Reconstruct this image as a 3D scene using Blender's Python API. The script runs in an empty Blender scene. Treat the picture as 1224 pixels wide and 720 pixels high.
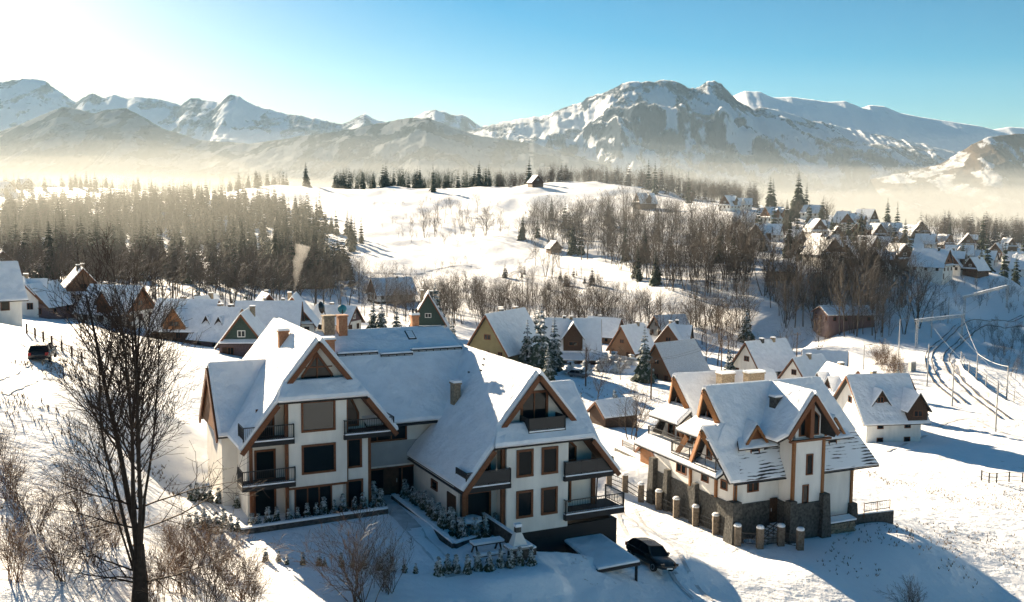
import bpy, bmesh, math, random
import numpy as np
from mathutils import Vector

scene = bpy.context.scene
COL = scene.collection
R = math.radians

# ------------------------------------------------------------------ camera, sky, sun
CAM_Z = 21.83
FPX, PITCH, ROLL = 1207.7, 0.094376, 0.008106
cF = np.array([0, math.cos(PITCH), -math.sin(PITCH)])
cU0 = np.array([0, math.sin(PITCH), math.cos(PITCH)])
cR0 = np.array([1.0, 0, 0])
cR = cR0*math.cos(ROLL) + cU0*math.sin(ROLL)
cU = cU0*math.cos(ROLL) - cR0*math.sin(ROLL)
cam = bpy.data.cameras.new('camera')
cam.sensor_width = 36.0
cam.lens = 36.0*FPX/1224.0
cam.clip_start = 0.5
cam.clip_end = 60000
camo = bpy.data.objects.new('camera', cam)
COL.objects.link(camo)
from mathutils import Matrix
camo.matrix_world = Matrix(((cR[0], cU[0], -cF[0], 0), (cR[1], cU[1], -cF[1], 0), (cR[2], cU[2], -cF[2], CAM_Z), (0, 0, 0, 1)))
scene.camera = camo

SUN_AZ, SUN_EL = R(32.5), R(17.5)        # azimuth measured from +Y towards -X
sun_dir = np.array([-math.sin(SUN_AZ)*math.cos(SUN_EL), math.cos(SUN_AZ)*math.cos(SUN_EL), math.sin(SUN_EL)])
world = bpy.data.worlds.new('World')
scene.world = world
world.use_nodes = True
wn = world.node_tree.nodes
wl = world.node_tree.links
bg = wn['Background']
sky = wn.new('ShaderNodeTexSky')
sky.sky_type = 'NISHITA'
sky.sun_disc = False
sky.sun_elevation = SUN_EL
sky.sun_rotation = -SUN_AZ
sky.altitude = 900
sky.air_density = 1.0
sky.dust_density = 0.65
sky.ozone_density = 1.6
hs = wn.new('ShaderNodeHueSaturation')
hs.inputs['Saturation'].default_value = 2.25
hs.inputs['Hue'].default_value = 0.495
wl.new(sky.outputs[0], hs.inputs['Color'])
wl.new(hs.outputs[0], bg.inputs['Color'])
bg.inputs['Strength'].default_value = 0.05
hs.inputs['Value'].default_value = 0.38
sl = bpy.data.lights.new('sun', 'SUN')
sl.energy = 5.0
sl.angle = R(0.5)
sl.color = (1.0, 0.81, 0.57)
so = bpy.data.objects.new('sun', sl)
so.rotation_euler = Vector(sun_dir).to_track_quat('Z', 'Y').to_euler()
so.location = (-60, 60, 120)
COL.objects.link(so)
vs = scene.view_settings
vs.view_transform = 'Standard'
vs.look = 'None'
vs.exposure = 2.22
vs.gamma = 1.0
cy = scene.cycles
cy.use_denoising = True
cy.max_bounces = 6
cy.diffuse_bounces = 3
cy.glossy_bounces = 3
cy.transmission_bounces = 3
cy.transparent_max_bounces = 8
cy.volume_bounces = 1
cy.caustics_reflective = False
cy.caustics_refractive = False
cy.sample_clamp_indirect = 6

# ------------------------------------------------------------------ rays of the photograph and the lie of the land
def ray(px, py):
    return cF*FPX + cR*(px-612) - cU*(py-360)

def at(px, py, D):
    d = ray(px, py)
    P = d/d[1]*D
    return np.array([P[0], P[1], P[2]+CAM_Z])

def on_z(px, py, z):
    d = ray(px, py)
    return np.array([0, 0, CAM_Z]) + d*((z-CAM_Z)/d[2])

rng = random.Random(7)

# fbm value noise
def _hash(ix, iy, s):
    n = (ix.astype(np.int64)*374761393 + iy.astype(np.int64)*668265263 + s*974634541) & 0x7fffffff
    n = ((n ^ (n >> 13))*1274126177) & 0x7fffffff
    return ((n ^ (n >> 16)) & 0xffff)/65535.0

def vnoise(x, y, s=0):
    ix, iy = np.floor(x), np.floor(y)
    fx, fy = x-ix, y-iy
    fx = fx*fx*fx*(fx*(fx*6-15)+10)
    fy = fy*fy*fy*(fy*(fy*6-15)+10)
    a, b = _hash(ix, iy, s), _hash(ix+1, iy, s)
    c, d = _hash(ix, iy+1, s), _hash(ix+1, iy+1, s)
    return (a*(1-fx)+b*fx)*(1-fy)+(c*(1-fx)+d*fx)*fy

def fbm(x, y, o=5, s=0, g=0.5, ridged=False):
    t = 0
    a = 1.0
    n = 0
    for i in range(o):
        v = vnoise(x*2**i+17.3*i, y*2**i-9.1*i, s+i)
        if ridged:
            v = 1-np.abs(2*v-1)
        t = t+a*v
        n += a
        a *= g
    return t/n

CTRL = [
 # foreground and left field
 (600,690,62),(300,690,58),(440,715,56),(150,715,44),(20,700,38),(20,600,50),(100,480,70),(50,435,85),(200,560,62),
 (10,400,105),(60,398,112),(130,440,88),(250,600,66),(262,560,78),(250,520,95),(215,440,120),
 # drive and right field
 (760,690,69),(700,652,73.5),(640,668,67.5),(800,610,85),(745,580,98),(870,690,74),(958,662,80),(960,700,75),(1040,715,77),(1200,715,86),
 (1050,640,91),(1180,640,101),(1100,560,134),(1210,560,140),(1040,525,165),(1150,510,172),(1000,560,128),(800,560,104),(815,594,94),
 # valley floor
 (740,530,140),(700,490,170),(790,470,190),(685,430,235),(820,440,230),(910,455,225),(1000,455,232),(960,420,300),(1050,430,262),
 (850,380,330),(700,380,320),(600,385,300),(480,385,290),(350,400,230),(250,410,200),(400,360,350),(300,350,350),(150,350,300),(50,345,290),(20,385,150),
 # the hill with the snow meadow
 (550,320,450),(650,330,440),(480,270,600),(400,285,560),(560,250,700),(450,226,850),(330,222,850),(600,226,850),(720,219,800),(800,238,700),
 (700,242,680),(860,257,600),(900,290,430),(950,300,395),(900,340,345),(1000,400,294),(1000,320,345),(1100,342,338),(1200,335,395),(1040,268,540),(1060,408,282),(900,375,318),
 (930,258,600),(1100,278,560),(1200,292,600),(1224,302,700),(640,270,600),
 # left wood
 (200,300,550),(200,242,850),(60,252,800),(20,226,1000),(100,222,1000),
 # track side
 (1110,463,209),(1085,432,245),(1130,420,262),(1160,395,303),(1190,372,360),(1224,360,400),(1224,500,178),
 (1215,445,255),(1224,400,330),
]
PTS = [at(*c) for c in CTRL]
for a_ in range(-40, 41, 10):
    t_ = math.tan(R(a_))
    for D_, z_ in ((1250, -5), (1700, -50), (3000, -70), (6000, -60), (12000, -60)):
        PTS.append(np.array([t_*D_, D_, z_]))
for p_ in ((0,30,-2),(-30,15,6),(30,30,-7),(0,-60,0),(-200,0,30),(200,0,-25),(0,-800,0),(-1500,-500,60),(1500,-500,-40),(-200,150,12),(-600,300,25),(500,300,-25),(150,130,-16)):
    PTS.append(np.array(p_, float))
PTS = np.array(PTS)
def _kern(d2):
    return np.sqrt(d2+36.0)
_n = len(PTS)
_d2 = ((PTS[:, None, :2]-PTS[None, :, :2])**2).sum(-1)
_M = np.zeros((_n+1, _n+1))
_M[:_n, :_n] = _kern(_d2)-np.eye(_n)*2.0
_M[:_n, _n] = 1
_M[_n, :_n] = 1
_W = np.linalg.solve(_M, np.concatenate([PTS[:, 2], [0]]))

PADS = []       # (origin xy, u, v, u0, u1, v0, v1, z, falloff)
def raw_h(x, y):
    x = np.asarray(x, float)
    y = np.asarray(y, float)
    sh = x.shape
    xf, yf = x.ravel(), y.ravel()
    out = np.empty(len(xf))
    for i in range(0, len(xf), 20000):
        d2 = (xf[i:i+20000, None]-PTS[None, :, 0])**2+(yf[i:i+20000, None]-PTS[None, :, 1])**2
        out[i:i+20000] = _kern(d2)@_W[:_n]+_W[_n]
    return out.reshape(sh)

def ground(x, y):
    x = np.asarray(x, float)
    y = np.asarray(y, float)
    z = raw_h(x, y)
    r = np.hypot(x, y)
    z = z+(fbm(x/14, y/14, 4, 3)-0.5)*np.clip((r-40)/200, 0.0, 1)*1.9+(fbm(x/48, y/48, 3, 5)-0.5)*np.clip((r-260)/200, 0.0, 1)*7.0
    for (ox, oy, ux, uy, u0, u1, v0, v1, pz, fall) in PADS:
        lu = (x-ox)*ux+(y-oy)*uy
        lv = -(x-ox)*uy+(y-oy)*ux
        d = np.hypot(np.maximum(np.maximum(u0-lu, lu-u1), 0), np.maximum(np.maximum(v0-lv, lv-v1), 0))
        w = np.clip(1-d/fall, 0, 1)
        w = w*w*(3-2*w)
        z = z*(1-w)+pz*w
    return z

def gh(x, y):
    return float(ground(np.array([x]), np.array([y]))[0])

def hit(px, py, far=1300):
    """where the sight line of a photo pixel first meets the ground"""
    d = ray(px, py)
    d = d/d[1]
    t = np.concatenate([np.arange(34, 260, 0.5), np.arange(260, far, 2.0)])
    zz = CAM_Z+d[2]*t-ground(d[0]*t, t)
    k = np.argmax(zz < 0)
    if zz[k] >= 0:
        k = len(t)-1
    tt = t[k]
    return np.array([d[0]*tt, tt, gh(d[0]*tt, tt)])

# ------------------------------------------------------------------ mesh helpers
class MB:
    def __init__(s):
        s.v, s.f = [], []
    def add(s, vs_, fs_):
        o = len(s.v)
        s.v += [tuple(map(float, p)) for p in vs_]
        s.f += [tuple(o+i for i in f) for f in fs_]
        return s
    def box(s, x0, x1, y0, y1, z0, z1):
        return s.add([(x0,y0,z0),(x1,y0,z0),(x1,y1,z0),(x0,y1,z0),(x0,y0,z1),(x1,y0,z1),(x1,y1,z1),(x0,y1,z1)],
                     [(0,3,2,1),(4,5,6,7),(0,1,5,4),(1,2,6,5),(2,3,7,6),(3,0,4,7)])
    def bar(s, a, b, w, h, up=(0, 0, 1)):
        a, b, up = Vector(a), Vector(b), Vector(up)
        d = (b-a).normalized()
        sx = d.cross(up)
        sx = sx.normalized() if sx.length > 1e-4 else Vector((1, 0, 0))
        sy = sx.cross(d).normalized()
        q = [(-1,-1),(1,-1),(1,1),(-1,1)]
        vs_ = [a+sx*(w/2*i)+sy*(h/2*j) for i, j in q]+[b+sx*(w/2*i)+sy*(h/2*j) for i, j in q]
        return s.add(vs_, [(3,2,1,0),(4,5,6,7),(0,1,5,4),(1,2,6,5),(2,3,7,6),(3,0,4,7)])
    def tube(s, pts, rad, n=6, cap=True):
        pts = [Vector(p) for p in pts]
        if not hasattr(rad, '__len__'):
            rad = [rad]*len(pts)
        ring = []
        for i, p in enumerate(pts):
            d = (pts[min(i+1, len(pts)-1)]-pts[max(i-1, 0)]).normalized()
            x = d.orthogonal().normalized() if i == 0 else (px_-d*px_.dot(d)).normalized()
            px_ = x
            y = d.cross(x)
            ring += [p+(x*math.cos(2*math.pi*k/n)+y*math.sin(2*math.pi*k/n))*rad[i] for k in range(n)]
        fs_ = []
        for i in range(len(pts)-1):
            for k in range(n):
                a, b = i*n+k, i*n+(k+1) % n
                fs_.append((a, b, b+n, a+n))
        if cap:
            fs_.append(tuple(range(n-1, -1, -1)))
            fs_.append(tuple((len(pts)-1)*n+k for k in range(n)))
        return s.add(ring, fs_)
    def prism(s, poly, off):
        """poly: planar 3-D outline, extruded by the vector off"""
        n = len(poly)
        off = Vector(off)
        a = [Vector(p) for p in poly]
        vs_ = a+[p+off for p in a]
        return s.add(vs_, [tuple(range(n)), tuple(range(2*n-1, n-1, -1))]+[(i, n+i, n+(i+1) % n, (i+1) % n) for i in range(n)])
    def lathe(s, prof, n=12, c=(0, 0, 0)):
        vs_ = []
        for r_, z_ in prof:
            vs_ += [(c[0]+r_*math.cos(2*math.pi*k/n), c[1]+r_*math.sin(2*math.pi*k/n), c[2]+z_) for k in range(n)]
        fs_ = []
        for i in range(len(prof)-1):
            for k in range(n):
                a, b = i*n+k, i*n+(k+1) % n
                fs_.append((a, b, b+n, a+n))
        fs_ += [tuple(range(n-1, -1, -1)), tuple((len(prof)-1)*n+k for k in range(n))]
        return s.add(vs_, fs_)
    def mesh(s, name, mat, smooth=False):
        me = bpy.data.meshes.new(name)
        me.from_pydata(s.v, [], s.f)
        if mat:
            me.materials.append(mat)
        if smooth:
            me.polygons.foreach_set('use_smooth', [True]*len(me.polygons))
        bm = bmesh.new()
        bm.from_mesh(me)
        bmesh.ops.recalc_face_normals(bm, faces=bm.faces)
        bm.to_mesh(me)
        bm.free()
        return me
    def build(s, name, mat, parent=None, smooth=False):
        if not s.v:
            return None
        o = bpy.data.objects.new(name, s.mesh(name, mat, smooth))
        COL.objects.link(o)
        if parent:
            o.parent = parent
        return o

def np_mesh(name, verts, faces, mat, smooth=False):
    """verts (n,3) and faces (m,k) arrays, k the same for all"""
    me = bpy.data.meshes.new(name)
    verts = np.asarray(verts, np.float32)
    faces = np.asarray(faces, np.int32)
    m, k = faces.shape
    me.vertices.add(len(verts))
    me.vertices.foreach_set('co', verts.ravel())
    me.loops.add(m*k)
    me.loops.foreach_set('vertex_index', faces.ravel())
    me.polygons.add(m)
    me.polygons.foreach_set('loop_start', np.arange(0, m*k, k, dtype=np.int32))
    me.update(calc_edges=True)
    me.validate()
    if smooth:
        me.polygons.foreach_set('use_smooth', np.ones(len(me.polygons), bool))
    if mat:
        me.materials.append(mat)
    return me

def link(name, me, parent=None, loc=None):
    o = bpy.data.objects.new(name, me)
    COL.objects.link(o)
    if parent:
        o.parent = parent
    if loc is not None:
        o.location = loc
    return o

def thing(name, label, cat, loc=(0, 0, 0), rz=0.0, group=None):
    o = bpy.data.objects.new(name, None)
    COL.objects.link(o)
    o.empty_display_size = 0.3
    o.location = loc
    o.rotation_euler = (0, 0, rz)
    return tag(o, label, cat, group)

def tag(o, label, cat, group=None):
    o['label'] = label
    o['category'] = cat
    if group:
        o['group'] = group
    return o

def struct(o):
    o['kind'] = 'structure'
    return o

def stuff(o, label, cat):
    o['kind'] = 'stuff'
    return tag(o, label, cat)

def dup(root, loc, rz, label=None, scale=None):
    r = root.copy()
    COL.objects.link(r)
    r.location = loc
    r.rotation_euler = (0, 0, rz)
    if scale:
        r.scale = scale if hasattr(scale, '__len__') else (scale,)*3
    if label:
        r['label'] = label
    for ch in list(root.children):
        c = ch.copy()
        COL.objects.link(c)
        c.parent = r
        for g in list(ch.children):
            d = g.copy()
            COL.objects.link(d)
            d.parent = c
    return r

# ------------------------------------------------------------------ materials
def mat(name, base, rough=0.8, spec=0.3, metal=0.0, var=0.0, scale=3.0, bump=0.0, bscale=20.0, bdist=0.1, col2=None, stretch=None, detail=5):
    m = bpy.data.materials.new(name)
    m.use_nodes = True
    nt = m.node_tree
    b = nt.nodes['Principled BSDF']
    b.inputs['Roughness'].default_value = rough
    b.inputs['Specular IOR Level'].default_value = spec
    b.inputs['Metallic'].default_value = metal
    b.inputs['Base Color'].default_value = (*base, 1)
    if var or col2 or bump:
        tc = nt.nodes.new('ShaderNodeTexCoord')
        mp = nt.nodes.new('ShaderNodeMapping')
        nt.links.new(tc.outputs['Object'], mp.inputs['Vector'])
        if stretch:
            mp.inputs['Scale'].default_value = stretch
    if var or col2:
        nz = nt.nodes.new('ShaderNodeTexNoise')
        nz.inputs['Scale'].default_value = scale
        nz.inputs['Detail'].default_value = detail
        nt.links.new(mp.outputs[0], nz.inputs['Vector'])
        rp = nt.nodes.new('ShaderNodeValToRGB')
        c2 = col2 or tuple(min(1, c*(1+var)) for c in base)
        c1 = base if col2 else tuple(c*(1-var) for c in base)
        rp.color_ramp.elements[0].position = 0.32
        rp.color_ramp.elements[0].color = (*c1, 1)
        rp.color_ramp.elements[1].position = 0.68
        rp.color_ramp.elements[1].color = (*c2, 1)
        nt.links.new(nz.outputs['Fac'], rp.inputs[0])
        nt.links.new(rp.outputs[0], b.inputs['Base Color'])
    if bump:
        n2 = nt.nodes.new('ShaderNodeTexNoise')
        n2.inputs['Scale'].default_value = bscale
        n2.inputs['Detail'].default_value = 4
        nt.links.new(mp.outputs[0], n2.inputs['Vector'])
        bp = nt.nodes.new('ShaderNodeBump')
        bp.inputs['Strength'].default_value = bump
        bp.inputs['Distance'].default_value = bdist
        nt.links.new(n2.outputs['Fac'], bp.inputs['Height'])
        nt.links.new(bp.outputs[0], b.inputs['Normal'])
    return m

def mat_snowy(name, base, base2, amount=0.35, soft=0.25, scale=8.0, snow=(0.86, 0.88, 0.9), rough=0.85):
    """a surface whose upward faces hold snow"""
    m = bpy.data.materials.new(name)
    m.use_nodes = True
    nt = m.node_tree
    b = nt.nodes['Principled BSDF']
    b.inputs['Roughness'].default_value = rough
    b.inputs['Specular IOR Level'].default_value = 0.2
    tc = nt.nodes.new('ShaderNodeTexCoord')
    ge = nt.nodes.new('ShaderNodeNewGeometry')
    sp = nt.nodes.new('ShaderNodeSeparateXYZ')
    nt.links.new(ge.outputs['True Normal'], sp.inputs[0])
    nz = nt.nodes.new('ShaderNodeTexNoise')
    nz.inputs['Scale'].default_value = scale
    nz.inputs['Detail'].default_value = 3
    nt.links.new(tc.outputs['Object'], nz.inputs['Vector'])
    ab = nt.nodes.new('ShaderNodeMath'); ab.operation = 'ADD'
    nt.links.new(sp.outputs['Z'], ab.inputs[0])
    nt.links.new(nz.outputs['Fac'], ab.inputs[1])
    mr = nt.nodes.new('ShaderNodeMapRange')
    mr.inputs['From Min'].default_value = 1.5-amount-soft
    mr.inputs['From Max'].default_value = 1.5-amount+soft
    nt.links.new(ab.outputs[0], mr.inputs['Value'])
    n3 = nt.nodes.new('ShaderNodeTexNoise')
    n3.inputs['Scale'].default_value = 1.7
    nt.links.new(tc.outputs['Object'], n3.inputs['Vector'])
    mx0 = nt.nodes.new('ShaderNodeMix'); mx0.data_type = 'RGBA'
    mx0.inputs[6].default_value = (*base, 1)
    mx0.inputs[7].default_value = (*base2, 1)
    nt.links.new(n3.outputs['Fac'], mx0.inputs[0])
    mx = nt.nodes.new('ShaderNodeMix'); mx.data_type = 'RGBA'
    nt.links.new(mr.outputs[0], mx.inputs[0])
    nt.links.new(mx0.outputs[2], mx.inputs[6])
    mx.inputs[7].default_value = (*snow, 1)
    nt.links.new(mx.outputs[2], b.inputs['Base Color'])
    return m

def mat_glass(name, tint=(0.02, 0.03, 0.035), refl=0.22, spec=0.5):
    m = bpy.data.materials.new(name)
    m.use_nodes = True
    nt = m.node_tree
    b = nt.nodes['Principled BSDF']
    b.inputs['Base Color'].default_value = (*tint, 1)
    b.inputs['Roughness'].default_value = 0.08
    b.inputs['Specular IOR Level'].default_value = spec
    g = nt.nodes.new('ShaderNodeBsdfGlossy')
    g.inputs['Roughness'].default_value = 0.02
    g.inputs['Color'].default_value = (0.9, 0.93, 0.95, 1)
    ms = nt.nodes.new('ShaderNodeMixShader')
    ms.inputs[0].default_value = refl
    nt.links.new(b.outputs[0], ms.inputs[1])
    nt.links.new(g.outputs[0], ms.inputs[2])
    nt.links.new(ms.outputs[0], nt.nodes['Material Output'].inputs['Surface'])
    return m

SNOWC = (0.84, 0.86, 0.89)
M = {}
M['snow'] = mat('roof snow', SNOWC, 0.75, 0.25, var=0.05, scale=1.0, bump=0.7, bscale=0.85, bdist=0.4)
M['shingle'] = mat('dark shingle', (0.035, 0.032, 0.03), 0.8, var=0.4, scale=6)
M['plaster'] = mat('cream plaster', (0.74, 0.715, 0.66), 0.9, var=0.1, scale=1.0, stretch=(1, 1, 0.35), bump=0.06, bscale=60)
M['white'] = mat('white render', (0.75, 0.73, 0.69), 0.9, var=0.1, scale=1.0, stretch=(1, 1, 0.35), bump=0.06, bscale=60)
M['grey'] = mat('grey plaster', (0.33, 0.35, 0.36), 0.9, var=0.08, scale=1.2)
M['wood'] = mat('brown stained timber', (0.15, 0.055, 0.022), 0.6, var=0.35, scale=5, stretch=(1, 1, 6))
M['orange'] = mat('honey timber', (0.23, 0.095, 0.03), 0.6, var=0.3, scale=5, stretch=(1, 1, 6))
M['darkwood'] = mat('dark timber', (0.05, 0.025, 0.014), 0.7, var=0.4, scale=5)
M['metal'] = mat('dark railing metal', (0.018, 0.02, 0.024), 0.5, 0.4)
M['steel'] = mat('galvanised steel', (0.32, 0.33, 0.34), 0.5, 0.5, 0.4)
M['slate'] = mat('dark stone', (0.03, 0.031, 0.03), 0.85, col2=(0.10, 0.097, 0.09), scale=4.5, bump=0.5, bscale=6)
M['stone'] = mat('brown stone', (0.17, 0.13, 0.09), 0.9, col2=(0.34, 0.28, 0.2), scale=7, bump=0.6, bscale=8)
M['poststone'] = mat('weathered post stone', (0.09, 0.072, 0.055), 0.9, col2=(0.2, 0.165, 0.13), scale=6, bump=0.6, bscale=8)
M['brick'] = mat('brick', (0.3, 0.13, 0.07), 0.9, col2=(0.42, 0.22, 0.12), scale=9, bump=0.4, bscale=12)
M['concrete'] = mat('concrete', (0.3, 0.29, 0.27), 0.9, var=0.2, scale=3)
M['dark'] = mat('dark soffit and basement shade', (0.02, 0.02, 0.022), 0.7)
M['glass'] = mat_glass('window glass', (0.01, 0.016, 0.02), 0.012, 0.1)
M['glassbright'] = mat_glass('reflecting window glass', (0.015, 0.022, 0.026), 0.035, 0.15)
M['glassdark'] = mat_glass('dark window glass', (0.006, 0.012, 0.016), 0.003, 0.05)
M['green'] = mat('green boarding', (0.03, 0.055, 0.045), 0.7, var=0.25, scale=4)
M['olive'] = mat('olive render', (0.2, 0.175, 0.095), 0.9, var=0.08, scale=1)
M['mauve'] = mat('weathered purple brown boards', (0.12, 0.08, 0.085), 0.8, var=0.25, scale=4)
M['yellow'] = mat('yellow paint', (0.62, 0.44, 0.02), 0.5)
M['teal'] = mat('teal dish', (0.04, 0.2, 0.24), 0.5)
M['black'] = mat('black paint', (0.012, 0.013, 0.015), 0.25, 0.5)
M['rubber'] = mat('rubber', (0.015, 0.015, 0.015), 0.8)
M['bark'] = mat('bark', (0.028, 0.02, 0.015), 0.9, var=0.4, scale=6)
# ------------------------------------------------------------------ building kit
def offset_poly(P, n, d):
    """move every edge of a planar outline inwards by d[i] (negative: outwards)"""
    k = len(P)
    P = [Vector(p) for p in P]
    out = []
    dirs = [(P[(i+1) % k]-P[i]).normalized() for i in range(k)]
    ins = [n.cross(q) for q in dirs]
    for i in range(k):
        a, b = (i-1) % k, i
        p1, p2 = P[i]+ins[a]*d[a], P[i]+ins[b]*d[b]
        den = dirs[a].cross(dirs[b]).dot(n)
        if abs(den) < 1e-3:
            out.append(p2)
        else:
            t = (p2-p1).cross(dirs[b]).dot(n)/den
            out.append(p1+dirs[a]*t)
    return out

def poly_normal(P):
    n = Vector((0, 0, 0))
    for i in range(len(P)):
        a, b = Vector(P[i]), Vector(P[(i+1) % len(P)])
        n += a.cross(b)
    return n.normalized()

def roof_slab(mr, ms, P, joined=(), th=0.16, sn=0.35, ins=0.05):
    P = [Vector(p) for p in P]
    n = poly_normal(P)
    k = len(P)
    if n.z < 0:
        P = P[::-1]
        joined = [(k-2-j) % k for j in joined]
        n = -n
    mr.prism([p-n*th for p in P], n*th)
    if ms is None:
        return
    d0 = [0.0 if i in joined else ins for i in range(k)]
    d1 = [-0.06 if i in joined else ins-0.02 for i in range(k)]
    d2 = [-0.12 if i in joined else ins+0.16 for i in range(k)]
    A = [p+n*0.004 for p in offset_poly(P, n, d0)]
    B = [p+n*sn*0.65 for p in offset_poly(P, n, d1)]
    C = [p+n*sn for p in offset_poly(P, n, d2)]
    fs_ = []
    for i in range(k):
        j = (i+1) % k
        fs_ += [(i, j, k+j, k+i), (k+i, k+j, 2*k+j, 2*k+i)]
    fs_ += [tuple(range(2*k, 3*k)), tuple(range(k-1, -1, -1))]
    ms.add(A+B+C, fs_)

def roof(root, polys, name='roof', smat='snow', rmat='shingle', **kw):
    mr, ms = MB(), MB()
    for P in polys:
        j = ()
        if isinstance(P, tuple):
            P, j = P
        roof_slab(mr, ms, P, j, **kw)
    r_ = mr.build(name, M[rmat], root)
    s_ = ms.build('snow_cover', M[smat], r_)
    return r_

def frame_vec(n):
    n = Vector((n[0], n[1], 0)).normalized()
    return Vector((-n.y, n.x, 0)), Vector((0, 0, 1)), n

def obox(mb, c, r, u, n, r0, r1, u0, u1, n0, n1):
    c = Vector(c)
    P = [c+r*a+u*b+n*d for d in (n0, n1) for a, b in ((r0, u0), (r1, u0), (r1, u1), (r0, u1))]
    mb.add(P, [(0,3,2,1),(4,5,6,7),(0,1,5,4),(1,2,6,5),(2,3,7,6),(3,0,4,7)])

def window(root, c, w, h, n=(0, -1), fm='wood', mull=(0, 0), t=0.14, gl='glass', dep=0.09, name='window'):
    r, u, nn = frame_vec(n)
    mb = MB()
    a, b = w/2, h/2
    obox(mb, c, r, u, nn, -a, a, b-t, b, -0.02, dep)
    obox(mb, c, r, u, nn, -a, a, -b, -b+t, -0.02, dep+0.02)
    obox(mb, c, r, u, nn, -a, -a+t, -b+t, b-t, -0.02, dep-0.004)
    obox(mb, c, r, u, nn, a-t, a, -b+t, b-t, -0.02, dep-0.004)
    for i in range(mull[0]):
        x = -a+t+(2*a-2*t)*(i+1)/(mull[0]+1)
        obox(mb, c, r, u, nn, x-0.045, x+0.045, -b+t, b-t, -0.02, dep-0.03)
    for i in range(mull[1]):
        y = -b+t+(2*b-2*t)*(i+1)/(mull[1]+1)
        obox(mb, c, r, u, nn, -a+t, a-t, y-0.04, y+0.04, -0.02, dep-0.034)
    f = mb.build(name, M[fm], root)
    mp = MB()
    obox(mp, c, r, u, nn, -a+t*0.9, a-t*0.9, -b+t*0.9, b-t*0.9, -0.03, 0.012)
    mp.build('pane', M[gl], f)
    return f

def poly_window(root, P, n, fm='wood', t=0.16, gl='glass', mull=None):
    """window of any outline in a wall of normal n"""
    nn = Vector((n[0], n[1], 0)).normalized()
    pn = poly_normal(P)
    if pn.dot(nn) < 0:
        P = P[::-1]
    P = [Vector(p) for p in P]
    I = offset_poly(P, nn, [t]*len(P))
    k = len(P)
    mb = MB()
    o = nn*0.09
    mb.add([p+o for p in P]+[p+o for p in I]+[p-nn*0.02 for p in P]+[p-nn*0.02 for p in I],
           [(i, (i+1) % k, k+(i+1) % k, k+i) for i in range(k)]+[(2*k+i, 2*k+(i+1) % k, (i+1) % k, i) for i in range(k)]
           + [(k+i, k+(i+1) % k, 3*k+(i+1) % k, 3*k+i) for i in range(k)])
    for (a, b) in mull or ():
        mb.bar(Vector(a)+nn*0.03, Vector(b)+nn*0.03, 0.09, 0.07, up=nn)
    f = mb.build('window', M[fm], root)
    MB().prism([p-nn*0.03 for p in I], nn*0.045).build('pane', M[gl], f)
    return f

def balcony(root, c0, c1, n, depth, slab=0.32, rail=1.05, infill='bars', sides=(True, True), snow=True):
    """slab front edge runs from c0 to c1 (top of slab), n points outwards; the slab reaches back by depth"""
    c0, c1 = Vector(c0), Vector(c1)
    nn = Vector((n[0], n[1], 0)).normalized()
    r = (c1-c0).normalized()
    L = (c1-c0).length
    z = Vector((0, 0, 1))
    mb = MB()
    obox(mb, c0, r, z, nn, 0, L, -slab, 0, -depth, 0)
    b = mb.build('balcony', M['dark'], root)
    if snow:
        ms = MB()
        obox(ms, c0, r, z, nn, 0.03, L-0.03, 0.003, 0.10, -0.35, -0.02)
        ms.build('snow_cover', M['snow'], b)
    mr = MB()
    runs = [(c0-nn*0.06+r*0.05, c1-nn*0.06-r*0.05)]
    if sides[0]:
        runs.append((c0-nn*depth+r*0.05, c0-nn*0.06+r*0.05))
    if sides[1]:
        runs.append((c1-nn*0.06-r*0.05, c1-nn*depth-r*0.05))
    for a, d in runs:
        mr.bar(a+z*rail, d+z*rail, 0.07, 0.06)
        mr.bar(a+z*0.12, d+z*0.12, 0.05, 0.04)
        for q in (a, d):
            mr.bar(q+z*0.003, q+z*(rail+0.02), 0.08, 0.08, up=(1, 0, 0))
        l_ = (d-a).length
        if infill == 'bars':
            k = max(2, int(l_/0.13))
            for i in range(1, k):
                q = a+(d-a)*i/k
                mr.bar(q+z*0.12, q+z*rail, 0.022, 0.022, up=(1, 0, 0))
        else:
            k = max(2, int(l_/1.2))
            for i in range(1, k):
                q = a+(d-a)*i/k
                mr.bar(q+z*0.003, q+z*rail, 0.045, 0.045, up=(1, 0, 0))
    mr.build('railing', M['metal'], b)
    if infill == 'panel':
        mg = MB()
        for a, d in runs:
            mg.bar(a+(d-a)*0.01+z*0.58, a+(d-a)*0.99+z*0.58, 0.02, 0.82)
        mg.build('panel', M['metal'], b)
    return b

def chimney(root, u, v, z0, z1, a=0.7, b=0.5, m='brick', snow=True, pots=0):
    c = MB().box(u-a/2, u+a/2, v-b/2, v+b/2, z0, z1).box(u-a/2-0.07, u+a/2+0.07, v-b/2-0.07, v+b/2+0.07, z1+0.002, z1+0.12).build('chimney', M[m], root)
    if snow:
        MB().box(u-a/2-0.05, u+a/2+0.05, v-b/2-0.05, v+b/2+0.05, z1+0.123, z1+0.3).build('snow_cap', M['snow'], c)
    for i in range(pots):
        MB().lathe([(0.1, 0), (0.1, 0.35), (0.15, 0.4), (0.02, 0.55)], 8, (u-a/4+i*a/2, v, z1+0.12)).build('flue', M['metal'], c)
    return c

def rakes(root, segs, w=0.1, h=0.34, m='wood', name='bargeboard'):
    for a, b in segs:
        a, b = Vector(a), Vector(b)
        MB().bar(a-Vector((0, 0, h*0.5+0.03)), b-Vector((0, 0, h*0.5+0.03)), w, h).build(name, M[m], root)

def downpipe(root, pts, r=0.06, m='metal'):
    return MB().tube(pts, r, 6).build('downpipe', M[m], root)

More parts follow.
